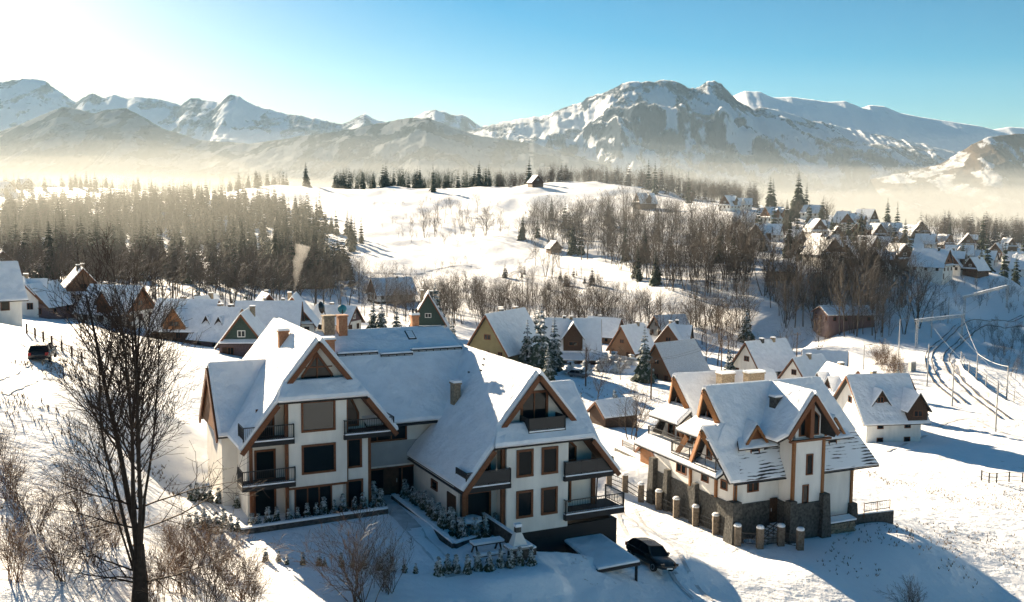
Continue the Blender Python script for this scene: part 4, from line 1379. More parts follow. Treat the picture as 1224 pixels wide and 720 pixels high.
house('house', 'pale house half hidden in snow beyond the two brown gables', hit(800, 404), R(-70), 8, 9, 3.0, 3.6, 'concrete', 'concrete', skirt=False, snowm='frost', chim=())
house('house', 'white walled house with a plain rectangular snow roof and two small chimneys', hit(914, 455), R(-58), 8.4, 11.5, 3.6, 5.4, 'white', 'white', skirt=False, chim=((0.2, 2.0), (0.2, -1.5)), storeys=1)
house('house', 'low cottage with a white gable between the plain roofed house and the dormer house', hit(964, 464), R(-52), 6.8, 9, 2.4, 4.4, 'white', 'white', skirt=False, chim=((0.3, 0),))
house('house', 'dormered white house casting a long blue shadow over the right snow field', hit(1046, 524), R(100), 11, 9.5, 4.8, 5.8, 'white', 'white', skirt=True, ov=1.1,
      dorm=((-1, 1.6, 2.6, 1.8, 'small', 'darkwood'), (-1, -3.6, 3.4, 1.9, 'full', 'darkwood')), chim=((0.6, 0.5),), storeys=2)
house('house', 'small house with dark attic gables close behind the left end of the dormered white house', hit(1004, 500), R(14), 8, 9, 4.6, 4.8, 'white', 'darkwood', skirt=True,
      dorm=((-1, 2.4, 2.2, 1.4, 'small', 'darkwood'), (-1, -1.4, 2.2, 1.6, 'small', 'darkwood')), chim=((0.3, 0.8),))
house('house', 'low snowy house between the smoking chimney and the frosted hip roof', hit(402, 396), R(70), 7, 10, 2.6, 3.6, 'plaster', 'mauve', skirt=False)
house('house', 'small house with a dark gable tucked behind the long low roofed house', hit(318, 384), R(25), 7, 8, 2.8, 4.4, 'white', 'darkwood', skirt=True)
house('house', 'narrow house between the two roofs with honey and purple gables', hit(246, 396), R(-15), 6.5, 8, 3.0, 4.8, 'plaster', 'plank', skirt=True)
house('house', 'snowy roofed house above the bushes right of the dark timber house', hit(722, 410), R(60), 7, 9, 2.6, 4.2, 'plank', 'plank', skirt=False)
house('house', 'second white cottage behind the low cottage near the dormer house', hit(985, 452), R(70), 7, 9, 2.6, 3.8, 'white', 'white', skirt=False)
house('shed', 'open fronted brown shed on the snow right of the large apartment house', hit(733, 508), R(-62), 4.6, 6.0, 2.2, 1.8, 'darkwood', 'darkwood', skirt=False, chim=(), win=False, cat='shed', ov=0.5)
house('garden_hut', 'orange timber garden hut with a little snow roof beside the chalet', hit(790, 556), R(-64), 3.2, 3.4, 1.7, 1.5, 'orange', 'orange', skirt=False, chim=(), win=False, cat='garden hut', ov=0.4, deep=0.5)
house('farmhouse', 'pale farmhouse with a dark base alone at the foot of the meadow hill', hit(468, 362), R(-62), 10, 14, 3.4, 5.0, 'plaster', 'wood', skirt=False, chim=((0, 2),), base='darkwood')
house('villa', 'grey flat-roofed looking villa standing alone among the dark wood trees', hit(1008, 392), R(-84), 11, 14, 4.6, 2.0, 'mauve', 'mauve', skirt=False, chim=((0.3, -1), (0.3, 3)), cat='villa', storeys=1)
house('garage', 'small dark garage with a snow lid on the slope beside the dark wood', hit(933, 332), R(70), 7, 9, 2.6, 2.2, 'darkwood', 'darkwood', skirt=False, chim=(), win=False, cat='garage')
house('house', 'house alone on the upper snow meadow beneath the crest wood', hit(771, 250), R(-68), 9, 12, 4.0, 6.0, 'darkwood', 'darkwood', skirt=True, dorm=((1, 0, 3.4, 0.6, 'full'),))
house('house', 'reddish hut among the spruces on the meadow edge', hit(662, 302), R(20), 5.5, 6, 2.4, 3.0, 'plank', 'plank', skirt=False, chim=(), win=False)
house('house', 'tiny house under the crest spruces left of the snow saddle', hit(640, 224), R(20), 9, 10, 4, 5, 'darkwood', 'darkwood', skirt=False, chim=())
# the hamlet on the right hill, copies of four kinds
proto = {
 'a': house('chalet_house', 'x', (0, 0, -500), 0, 10, 11, 3.6, 6.6, 'white', 'darkwood', skirt=True, dorm=((1, 0, 3.4, 0.7, 'full'),), group='chalets of the hillside hamlet'),
 'b': house('chalet_house', 'x', (0, 0, -500), 0, 11, 13, 4.8, 6.2, 'plaster', 'wood', skirt=True, dorm=((1, -2.5, 2.8, 0.8, 'full'), (1, 2.5, 2.8, 0.8, 'full')), group='chalets of the hillside hamlet', chim=((0.5, 1), (-0.5, -3))),
 'c': house('chalet_house', 'x', (0, 0, -500), 0, 8.5, 9, 3.0, 5.6, 'darkwood', 'darkwood', skirt=True, group='chalets of the hillside hamlet'),
 'd': house('chalet_house', 'x', (0, 0, -500), 0, 9, 13, 3.4, 4.6, 'white', 'white', skirt=False, dorm=((-1, 0, 3.0, 0.6, 'full'),), group='chalets of the hillside hamlet'),
}
HAM = [  # px, py of the base, D, kind, turn, scale, label
 (984,318,345,'b',20,1.0,'front chalet of the hamlet with a double gable and cream lower storey'),
 (976,304,365,'a',8,0.9,'dark chalet stacked directly above the double gabled front chalet'),
 (1014,318,350,'c',-30,1.0,'small chalet touching the right side of the double gabled front chalet'),
 (1052,330,352,'a',-40,1.0,'chalet with a broad bright roof at the left end of the lower hamlet row'),
 (1072,320,372,'c',15,1.2,'dark steep chalet behind the broad bright roof'),
 (1112,334,335,'b',48,1.15,'large white chalet with the widest roof of the lower hamlet row'),
 (1136,328,345,'a',-35,1.05,'chalet joined to the right of the widest roof'),
 (1146,312,390,'d',70,1.0,'long pale house above the widest roof'),
 (1166,330,350,'c',-60,0.9,'low dark outhouse at the right end of the lower hamlet row'),
 (905,298,470,'a',-22,1.15,'leftmost steep chalet of the hamlet among bare trees'),
 (918,288,510,'d',60,1.1,'long house right behind the leftmost steep chalet'),
 (925,270,560,'b',-65,1.0,'chalet with a pale blue roof standing on the skyline below two spruces'),
 (974,284,480,'a',10,1.0,'chalet with a bluish roof halfway up the hamlet slope'),
 (972,262,590,'d',40,1.0,'skyline house with a sunlit roof edge near two tall spruces'),
 (1008,272,560,'c',30,1.1,'little house with a sunlit gable on the hamlet skyline'),
 (1020,278,540,'b',-50,1.0,'broad house on the skyline with three chimneys'),
 (1034,272,560,'a',40,1.05,'pale blue roofed house at the hamlet crest'),
 (1026,292,470,'b',-30,1.0,'chalet with a bright snow roof in the middle of the upper row'),
 (1046,288,490,'c',10,1.1,'dark chalet beside the bright roof in the middle of the upper row'),
 (1062,284,520,'d',75,1.0,'long house at the right of the hamlet crest'),
 (1084,294,480,'a',25,0.9,'chalet partly behind a leafless tree in the right part of the hamlet'),
 (1100,284,540,'c',-15,1.1,'tall house with a flat topped roof above the right hamlet trees'),
 (1106,300,450,'b',60,0.8,'house with a pointed dormer above the widest roof of the lower row'),
 (1176,318,410,'d',50,0.9,'house half hidden by dark spruces at the far right of the hamlet'),
 (1192,312,430,'a',-40,0.9,'chalet behind the dark spruces near the right picture edge'),
 (1212,318,420,'d',80,0.9,'last house of the hamlet towards the right picture edge'),
 (872,252,640,'a',-50,1.0,'house with a snowy roof in the gap of the crest wood'),
 (888,250,650,'d',80,0.9,'grey house next to the gap in the crest wood'),
 (890,272,570,'d',70,1.0,'pale house on the bright snow slope above the dark wood'),
 (960,246,700,'c',0,1.0,'roof peeping over the hamlet crest beside a spruce'),
 (1002,296,445,'d',-75,0.7,'low shed roof between the two hamlet rows'),
 (1128,298,450,'c',20,0.9,'steep little chalet between the pointed dormer house and the long pale house'),
 (1088,310,400,'d',65,0.9,'long roof between the dark steep chalet and the leafless trees'),
 (1156,300,450,'a',-20,0.9,'upper chalet left of the dark green spruces'),
 (1036,306,420,'a',35,0.9,'chalet above the broad bright roof at the row end'),
 (1204,300,470,'c',10,0.9,'topmost chalet at the far right above the spruces'),
 (1000,288,490,'c',-10,0.9,'brown chalet just right of the bluish roofed one'),
 (1060,300,430,'d',30,0.9,'pale long house halfway up the middle of the hamlet'),
 (1224,330,380,'a',40,1.0,'chalet cut by the right picture edge below the hamlet'),
 (950,292,470,'c',45,0.8,'dim small chalet between bare trees left of the stacked chalets'),
]
for i, (px, py, D, k, tz, sc_, lb) in enumerate(HAM):
    p = hit(px, py)+np.array([0, 0, 0.2])
    if proto[k].location.z < -400:
        o = proto[k]
        o.location = p
        o.rotation_euler = (0, 0, R(tz))
        o.scale = (sc_*0.85,)*3
        o['label'] = lb
    else:
        dup(proto[k], p, R(tz), lb, sc_*0.85)
# far buildings of the town in the mist at the left
for i, (px, py, D, tz, lb) in enumerate(((4,236,900,70,'leftmost pale block in the mist beyond the wood'),(30,238,980,50,'second pale block in the mist beyond the wood'),(58,238,1050,85,'faint house at the right of the misty blocks'))):
    dup(proto['d'], spot(px, py, D), R(tz), lb, 1.2)
# ------------------------------------------------------------------ trees
M['twig'] = mat_snowy('frosted twigs', (0.05, 0.034, 0.024), (0.085, 0.06, 0.042), amount=-0.12, soft=0.2, scale=3.0)
M['twigfar'] = mat_snowy('bare wood with rime', (0.05, 0.042, 0.037), (0.1, 0.085, 0.073), amount=0.0, soft=0.25, scale=0.8)
M['needle'] = mat_snowy('spruce needles with snow', (0.016, 0.034, 0.022), (0.035, 0.056, 0.034), amount=-0.16, soft=0.18, scale=0.9)
M['needlesnow'] = mat_snowy('spruce needles under fresh snow', (0.018, 0.032, 0.022), (0.03, 0.05, 0.034), amount=0.22, soft=0.2, scale=1.4)
M['thuja'] = mat_snowy('thuja with snow', (0.02, 0.035, 0.02), (0.035, 0.05, 0.03), amount=0.3, soft=0.2, scale=5)

class Sticks:
    """many thin limbs in one mesh, three sided"""
    def __init__(s):
        s.V, s.F, s.n = [], [], 0
    def seg(s, a, b, ra, rb, k=3):
        a, b = np.asarray(a, float), np.asarray(b, float)
        d = b-a
        l_ = np.linalg.norm(d)
        if l_ < 1e-5:
            return
        d = d/l_
        x = np.cross(d, (0.3, 0.2, 1.0) if abs(d[2]) < 0.9 else (1.0, 0, 0))
        x /= np.linalg.norm(x)
        y = np.cross(d, x)
        an = np.arange(k)*2*np.pi/k
        ring = np.cos(an)[:, None]*x+np.sin(an)[:, None]*y
        s.V.append(a+ring*ra)
        s.V.append(b+ring*rb)
        o = s.n
        s.F += [(o+i, o+(i+1) % k, o+k+(i+1) % k, o+k+i) for i in range(k)]
        s.n += 2*k
    def mesh(s, name, m):
        return np_mesh(name, np.concatenate(s.V), np.array(s.F), m)

def unit(v):
    return v/np.linalg.norm(v)

def grow(S, r, p, d, L, rad, lev, mx, up=0.25, nseg=4, kids=(6, 4, 3), spread=0.7, minr=0.012, crook=0.12, k=3, T=None, lat=0.55):
    """a limb with side limbs; thick levels go to T (the trunk mesh) if given"""
    pts, rr_ = [p], [rad]
    tip = max(minr, rad*0.3)
    tgt = T if (T is not None and lev == 0) else S
    for i in range(nseg):
        d = unit(d+np.array([r.gauss(0, crook), r.gauss(0, crook), r.gauss(0, crook)*0.6+up*0.22]))
        q = pts[-1]+d*L/nseg
        f = (i+1)/nseg
        rq = rad*(1-f)+tip*f
        tgt.seg(pts[-1], q, rr_[-1], rq, 6 if tgt is T else k)
        pts.append(q)
        rr_.append(rq)
    if lev >= mx:
        return
    n = kids[min(lev, len(kids)-1)]
    for j in range(n):
        f = ((0.28 if lat > 0.45 else 0.4)+(0.72 if lat > 0.45 else 0.6)*(j+r.random())/n) if lev == 0 else (0.15+0.85*(j+r.random())/n)
        fi = min(nseg-1e-3, f*nseg)
        i = int(fi)
        q = pts[i]+(pts[i+1]-pts[i])*(fi-i)
        dd = unit(pts[i+1]-pts[i])
        az = r.random()*6.283
        s1_ = unit(np.cross(dd, (math.cos(az), math.sin(az), 0.3)))
        nd = unit(dd*math.cos(spread)+s1_*math.sin(spread))
        grow(S, r, q, nd, L*(lat-0.4*lat*f)*r.uniform(0.75, 1.2), max(minr, rr_[i]*(0.42 if lat < 0.5 else 0.55)), lev+1, mx, up, max(2, nseg-1), kids, spread, minr, crook, k, T, max(lat, 0.5))

def bare_mesh(seed, H, far=True, style=0):
    r = random.Random(seed)
    S, T = Sticks(), Sticks()
    mr_ = 0.028 if far else 0.012
    if style == 0:      # single leader, ash or birch like
        grow(S, r, np.array([0, 0, -0.6]), np.array([0, 0, 1.0]), H, H*0.013, 0, 3 if not far else 2, up=0.3, nseg=6, kids=(15, 6, 4), spread=0.75, minr=mr_, crook=0.07, T=T)
    else:               # several stems
        for k in range(3):
            az = k*2.1+r.random()
            grow(S, r, np.array([0.25*math.cos(az), 0.25*math.sin(az), -0.6]), unit(np.array([0.22*math.cos(az), 0.22*math.sin(az), 1])), H*r.uniform(0.8, 1), H*0.010, 0, 2, up=0.3, nseg=5, kids=(9, 5, 3), spread=0.7, minr=mr_, crook=0.09, T=T)
    return S, T

def spruce_mesh(seed, H, rad, snow=False, levels=24, per=9):
    r = random.Random(seed)
    V, F = [], []
    def quad(*p):
        o = len(V)
        V.extend(p)
        F.append((o, o+1, o+2, o+3))
    for i in range(levels):
        f = (i+r.random()*0.6)/levels
        z = H*(0.06+0.93*f)
        Rr = rad*(1-f)**0.85*r.uniform(0.75, 1.12)+0.12
        n = max(4, int(per*(1-f*0.5)))
        off = r.random()*6.28
        for j in range(n):
            if r.random() < 0.12:
                continue
            a = off+6.283*j/n+r.gauss(0, 0.16)
            l_ = Rr*r.uniform(0.7, 1.12)
            ca, sa = math.cos(a), math.sin(a)
            droop = 0.28+0.25*(1-f)
            wd = l_*r.uniform(0.26, 0.4)+0.06
            z0, z1, z2 = z, z-l_*0.10*r.random()-0.02, z-l_*droop
            m1 = l_*0.55
            p0 = (0.05*ca, 0.05*sa, z0)
            # ridge line and hanging sides, like a tent
            c1 = (m1*ca, m1*sa, z1)
            c2 = (l_*ca, l_*sa, z2)
            for s_ in (-1, 1):
                e1 = (m1*ca-s_*sa*wd, m1*sa+s_*ca*wd, z1-wd*0.55)
                e2 = (l_*0.88*ca-s_*sa*wd*0.5, l_*0.88*sa+s_*ca*wd*0.5, z2-wd*0.35)
                e0 = (0.2*l_*ca-s_*sa*wd*0.35, 0.2*l_*sa+s_*ca*wd*0.35, z0-wd*0.3)
                quad(p0, c1, e1, e0)
                quad(c1, c2, e2, e1)
    return np.array(V), np.array(F)

spr, sprs, bar_, bare_near = [], [], [], []
for s_ in range(6):
    H = 19+2.2*s_ % 7
    v_, f_ = spruce_mesh(100+s_, 20, (2.6, 3.9, 3.2, 4.4, 3.0, 3.6)[s_], levels=(20, 24, 17, 26, 22, 19)[s_], per=10)
    T = Sticks()
    T.seg((0, 0, -1), (0, 0, 19.6), 0.26, 0.04, 5)
    tv = np.concatenate(T.V)
    spr.append(np_mesh('spruce_tree', np.concatenate([v_, tv]), np.concatenate([f_, np.array(T.F)+len(v_)]), M['needle']))
for s_ in range(3):
    v_, f_ = spruce_mesh(200+s_, 12, 2.7, levels=20, per=11)
    T = Sticks()
    T.seg((0, 0, -1), (0, 0, 11.6), 0.2, 0.03, 6)
    sprs.append((np_mesh('crown', v_, f_, M['needlesnow']), T.mesh('trunk', M['bark'])))
barv = []
for s_ in range(7):
    S, T = bare_mesh(300+s_, 14, True, s_ % 2)
    n0 = S.n
    V_ = np.concatenate(S.V+T.V)
    f3 = [f for f in S.F]+[tuple(i+n0 for i in f) for f in T.F]
    barv.append((V_, np.array(f3)))
    bar_.append(np_mesh('bare_tree', V_, np.array(f3), M['twigfar']))
for s_ in range(3):
    S, T = bare_mesh(330+s_, 8, False, s_ % 2)
    bare_near.append((S.mesh('crown', M['twig']), T.mesh('trunk', M['bark'])))

def in_poly(x, y, P):
    c = False
    j = len(P)-1
    for i in range(len(P)):
        if (P[i][1] > y) != (P[j][1] > y) and x < (P[j][0]-P[i][0])*(y-P[i][1])/(P[j][1]-P[i][1])+P[i][0]:
            c = not c
        j = i
    return c

OCC = []      # footprints that trees keep out of
for o in bpy.data.objects:
    if o.type == 'EMPTY' and o.get('category') in ('house', 'villa', 'garage', 'shed', 'farmhouse'):
        OCC.append((o.location.x, o.location.y, 7.5))
def free(x, y, pad_=0):
    return all((x-a)**2+(y-b)**2 > (c+pad_)**2 for a, b, c in OCC)

# ground heights on a table, for quick placing
def scatter(P, n, seed, mind=1.8, clump=0.0):
    r = random.Random(seed)
    xs_ = [p[0] for p in P]
    ys_ = [p[1] for p in P]
    out = []
    tries = 0
    while len(out) < n and tries < n*14:
        tries += 1
        x, y = r.uniform(min(xs_), max(xs_)), r.uniform(min(ys_), max(ys_))
        if not in_poly(x, y, P):
            continue
        if clump and vnoise(np.array([x/16.0]), np.array([y/9.0]), seed)[0] < clump:
            continue
        p = hit(x, y)
        if not free(p[0], p[1]) or any((p[0]-q[0])**2+(p[1]-q[1])**2 < mind**2 for q in out):
            continue
        out.append(p)
    return out

def plant(pts, meshes, name, label, group, h0, h1, base_h, seed, cat='tree', snow_mix=0):
    r = random.Random(seed)
    for p in pts:
        o = link(name, r.choice(meshes))
        s_ = r.uniform(h0, h1)/base_h
        o.location = (p[0], p[1], p[2]-0.1)
        o.rotation_euler = (r.gauss(0, 0.025), r.gauss(0, 0.025), r.random()*6.28)
        o.scale = (s_*r.uniform(0.85, 1.15), s_*r.uniform(0.85, 1.15), s_)
        tag(o, label, cat, group)

def merged(pts, geos, name, label, m, h0, h1, base_h, seed):
    r = random.Random(seed)
    VV, FF, n = [], [], 0
    for p in pts:
        v_, f_ = r.choice(geos)
        s_ = r.uniform(h0, h1)/base_h
        a = r.random()*6.28
        c, s2 = math.cos(a)*s_, math.sin(a)*s_
        w_ = np.stack([v_[:, 0]*c-v_[:, 1]*s2, v_[:, 0]*s2+v_[:, 1]*c, v_[:, 2]*s_], -1)+np.array([p[0], p[1], p[2]-0.1])
        VV.append(w_)
        FF.append(f_+n)
        n += len(v_)
    return stuff(link(name, np_mesh(name, np.concatenate(VV), np.concatenate(FF), m)), label, 'wood')

sprg = [spruce_mesh(400+s_, 20, (2.8, 3.8, 4.4)[s_], levels=16, per=8) for s_ in range(3)]
# spruce wood on the left
P1 = [(0, 335), (0, 265), (60, 252), (200, 243), (320, 250), (400, 280), (385, 300), (420, 330), (425, 346), (330, 348), (200, 338)]
pts = scatter(P1, 178, 1, 2.2)
plant(pts, spr, 'spruce_tree', 'dark spruce in the hazy conifer wood on the left', 'spruces of the left wood', 11, 21, 20, 11)
P1b = [(0, 300), (0, 246), (60, 240), (200, 236), (330, 243), (395, 262), (330, 275), (100, 290)]
merged(scatter(P1b, 480, 2, 1.5)+scatter(P1, 440, 44, 1.5), sprg, 'spruce_wood', 'dense mass of smaller trees filling the hazy spruce wood on the left', M['needle'], 11, 19, 20, 12)
P1c = [(0, 350), (0, 318), (120, 335), (330, 340), (345, 310), (440, 345), (440, 372), (300, 372), (120, 366)]
merged(scatter(P1c, 200, 3, 1.5)+scatter(P1, 45, 33, 1.5), barv, 'bare_wood', 'rimed leafless thicket along the foot of the left spruce wood', M['twigfar'], 9, 15, 14, 13)
# crest woods
Pc1 = [(398, 228), (398, 221), (520, 221), (600, 224), (600, 230), (540, 229)]
def crest(x0, x1, n, seed, D0, D1, dep):
    r = random.Random(seed)
    out = []
    for i in range(n):
        x = r.uniform(x0, x1)
        D = D0+(D1-D0)*(x-x0)/(x1-x0)+r.uniform(0, dep)
        out.append(spot(x, 225, D))
    return out
merged(crest(398, 602, 230, 4, 850, 850, 70), sprg+barv[:4], 'crest_wood', 'line of trees on the crest behind the snow meadow, left half', M['needle'], 8, 20, 18, 14)
Pc2 = [(600, 226), (620, 216), (760, 211), (840, 230), (900, 252), (895, 258), (830, 244), (770, 222), (700, 217), (640, 222)]
def plain(n, seed):
    r = random.Random(seed)
    out = []
    while len(out) < n:
        x, D = r.uniform(-20, 345), r.uniform(840, 1250)
        if vnoise(np.array([x/22.0]), np.array([D/70.0]), seed)[0] > 0.42:
            out.append(spot(x, 230, D))
    return out
merged(plain(420, 91), sprg+barv[:2], 'far_wood', 'misty scattered woods on the plain behind the left spruce wood', M['needle'], 8, 17, 18, 92)
merged(crest(595, 770, 190, 5, 850, 780, 60)+crest(760, 905, 170, 55, 770, 640, 70), sprg[:2]+barv, 'crest_wood', 'dark trees on the crest to the right of the snow saddle', M['twigfar'], 10, 18, 17, 15)
cs = [spot(x, y, D) for x, y, D in ((632,226,820),(572,228,840),(580,228,840),(585,227,845),(518,229,800),(925,250,610),(920,253,590),(953,262,560),(962,258,580),(775,214,760),(783,218,740),(824,236,690),(366,222,850))]
plant(cs, spr, 'spruce_tree', 'tall single spruce standing out on the crest line', 'skyline spruces', 20, 27, 20, 16)
# dark wood right of the meadow
P3 = [(618, 288), (640, 262), (700, 258), (770, 256), (830, 268), (905, 302), (890, 372), (800, 350), (750, 335), (720, 318), (640, 296)]
pts = scatter(P3, 118, 6, 2.5)
plant(pts, bar_, 'bare_tree', 'leafless tree in the dark wood at the right end of the snow meadow', 'bare trees of the middle wood', 12, 18, 14, 17)
merged(scatter(P3, 250, 7, 1.4), barv, 'bare_wood', 'dense leafless undergrowth of the dark wood right of the meadow', M['twigfar'], 8, 15, 14, 18)
plant(scatter(P3, 22, 8, 4), spr, 'spruce_tree', 'spruce mixed into the dark wood right of the meadow', 'spruces of the middle wood', 12, 18, 20, 19)
# dark wood under the hamlet
P4 = [(905, 345), (925, 322), (1000, 322), (1060, 338), (1095, 350), (1100, 400), (1060, 408), (1010, 404), (940, 396), (925, 375)]
pts = scatter(P4, 74, 9, 2.5)
plant(pts, bar_, 'bare_tree', 'leafless tree in the shaded wood below the hillside hamlet', 'bare trees below the hamlet', 12, 18, 14, 20)
merged(scatter(P4, 75, 10, 1.8), barv, 'bare_wood', 'leafless thicket in the shade below the hamlet', M['twigfar'], 6, 12, 14, 21)
# row of bare trees on the valley floor
P5 = [(430, 378), (520, 372), (600, 378), (720, 376), (800, 384), (900, 392), (900, 402), (740, 398), (600, 396), (500, 392)]
pts = scatter(P5, 52, 11, 2.0)
plant(pts, bar_, 'bare_tree', 'slender leafless tree in the row along the valley stream', 'bare trees along the stream', 8, 14, 14, 22)
merged(scatter(P5, 150, 12, 1.2)+scatter([(430, 352), (560, 350), (700, 358), (740, 372), (560, 376), (430, 376)], 120, 70, 1.2), barv, 'brushwood', 'pale brown brushwood along the valley stream', M['twigfar'], 4, 10, 14, 23)
# clumps on the meadow
P6 = [(492, 286), (505, 262), (540, 250), (590, 258), (600, 280), (560, 290)]
plant(scatter(P6, 22, 13, 2), bar_, 'bare_tree', 'leafless tree of the clump in the middle of the snow meadow', 'bare trees of the meadow clump', 8, 14, 14, 24)
merged(scatter([(450, 275), (470, 262), (600, 255), (610, 285), (540, 300), (490, 292)], 60, 14, 1.5), barv, 'brushwood', 'low brushwood around the clump on the snow meadow', M['twigfar'], 2.5, 6, 14, 25)
merged(scatter([(590, 335), (620, 322), (665, 335), (690, 330), (730, 345), (660, 352), (600, 345)], 34, 15, 2), barv+sprg, 'brushwood', 'low bushes and young spruces on the lower meadow edge', M['twigfar'], 3, 7, 16, 26)
plant([spot(*q) for q in ((652, 352, 415), (660, 350, 420), (668, 330, 450), (640, 325, 455))], bar_, 'bare_tree', 'leafless tree of the small group at the foot of the meadow', 'bare trees at the meadow foot', 11, 15, 14, 27)
plant(scatter([(340, 300), (400, 268), (428, 265), (440, 300), (400, 320)], 14, 16, 3), spr, 'spruce_tree', 'spruce at the left edge of the snow meadow', 'spruces at the meadow edge', 12, 18, 20, 28)
# hedge lines and field edges on the meadow
for k, (hp, n_) in enumerate((([(425, 322), (500, 326), (560, 314), (622, 322), (622, 326), (560, 319), (500, 331), (425, 327)], 26), ([(445, 246), (520, 240), (600, 244), (600, 247), (520, 243), (445, 249)], 18),
                              ([(640, 352), (720, 344), (760, 352), (760, 357), (720, 349), (640, 357)], 24), ([(520, 345), (600, 340), (640, 352), (640, 355), (600, 344), (520, 349)], 16))):
    merged(scatter(hp, n_, 50+k, 1.0), barv, 'hedge', ('straggling hedge across the middle of the snow meadow', 'thin hedge high on the snow meadow', 'hedge at the lower right corner of the snow meadow', 'hedge along the lowest edge of the snow meadow')[k], M['twigfar'], 1.5, 4.5, 14, 60+k)
# among the hamlet
P7 = [(905, 300), (900, 268), (960, 256), (1060, 272), (1110, 285), (1224, 305), (1224, 330), (1180, 335), (1090, 325), (1040, 318), (960, 318)]
plant(scatter(P7, 42, 17, 4), spr, 'spruce_tree', 'spruce growing between the houses of the hillside hamlet', 'spruces of the hamlet', 9, 19, 20, 29)
plant(scatter(P7, 40, 18, 4), bar_, 'bare_tree', 'leafless tree growing between the houses of the hillside hamlet', 'bare trees of the hamlet', 8, 14, 14, 30)
merged(scatter([(1090, 286), (1150, 276), (1224, 276), (1224, 300), (1150, 294)], 120, 19, 2), sprg+barv, 'far_wood', 'dark wood on the slope behind the hamlet at the right', M['twigfar'], 10, 17, 17, 31)
plant([spot(*q) for q in ((1172, 318, 420), (1180, 322, 400), (1150, 318, 430), (1200, 326, 400), (1214, 322, 410))], spr, 'spruce_tree', 'dark green spruce at the right end of the hamlet', 'dark spruces at the right end of the hamlet', 14, 19, 20, 32)
# bushes on the shaded bank by the track
merged(scatter([(1090, 350), (1150, 338), (1224, 345), (1224, 380), (1170, 372), (1110, 392)], 60, 20, 1.5)+scatter([(1160, 402), (1224, 385), (1224, 470), (1190, 440)], 46, 21, 1.5), barv, 'brushwood', 'dusky brushwood on the shaded snow banks beside the railway', M['twigfar'], 2, 5, 14, 33)

# snowy spruces and leafless trees among the middle houses
def near_tree(kind, px, py, D, H, label, group=None, mi=0, wide=1.0):
    p = spot(px, py, D, -0.1)
    t = thing('spruce_tree' if kind == 's' else 'bare_tree', label, 'tree', p, rng.random()*6.28, group)
    c, tr = (sprs if kind == 's' else bare_near)[mi]
    s_ = H/(12.0 if kind == 's' else 8.0)
    t.scale = (s_*wide, s_*wide, s_)
    link('crown', c, t)
    link('trunk', tr, t)
    return t
for i, (px, py, D, H, lb) in enumerate((
    (646,446,205,15,'tallest snow laden spruce left of the dark timber house'),
    (662,440,212,12,'snow laden spruce touching the dark timber house'),
    (630,440,210,11,'snow laden spruce nearest the olive gable'),
    (655,452,190,8,'low snow laden spruce in front of the tallest one'),
    (640,425,240,12,'snowy spruce behind the tallest one'),
    (770,440,205,12,'tall snowy spruce between the brown gabled houses'),
    (520,378,262,15,'blue green spruce rising behind the frosted hip roof'),
    (446,402,250,9,'snowy spruce left of a white plume behind the main ridge'),
    (456,404,245,10,'fuller snowy spruce right behind the main ridge'),
    (474,402,250,8,'third snowy spruce behind the main ridge'),
    (540,398,240,8,'small snowy spruce right of the frosted hip roof'),
    (236,366,255,9,'snowy spruce behind the roof with the honey dormer'),
    (280,378,240,8,'first of the small snowy spruces behind the purple gable house'),
    (295,376,245,10,'second of the small snowy spruces behind the purple gable house'),
    (316,377,245,9,'third of the small snowy spruces behind the purple gable house'),
    (360,372,255,8,'small snowy spruce right of the smoking chimney'),
    (868,470,190,9,'snowy spruce left of the white walled house'),
    (892,402,300,12,'grey frosted spruce beyond the white walled house'),
    (872,450,220,8,'small snowy spruce by the garden of the white walled house'),
    (1078,500,180,10,'spruce behind the right corner of the dormered white house'),
    (1072,476,195,8,'spruce at the orange bushes left of the railway'),
    (735,470,170,4.5,'young snowy spruce on the slope above the brown shed'),
    (680,478,165,4.5,'round young spruce above the right wing roof'),
    (694,478,165,4.2,'second round young spruce above the right wing roof'),
    )):
    near_tree('s', px, py, D, H, lb, None, i % 3, 1.0)
for i, (px, py, D, H) in enumerate(((760,400,275,11),(790,392,290,12),(845,430,240,10),(858,425,245,12),(880,428,245,9),(826,395,285,11),(840,398,290,12),(705,395,290,12),(690,392,300,12),
                                   (870,410,270,11),(940,418,262,10),(980,420,262,10),(715,470,175,7),(755,520,142,8),(762,515,140,7),(850,480,170,6),(835,470,180,6),(818,478,175,6),
                                   (700,455,200,6),(725,440,215,5),(742,448,205,6),(860,395,295,11),(878,398,290,10),(670,400,290,10),(620,398,280,10))):
    near_tree('b', px, py, D, H, 'rimed leafless tree among the gardens behind the two big houses', 'leafless garden trees', i % 3, 1.1)
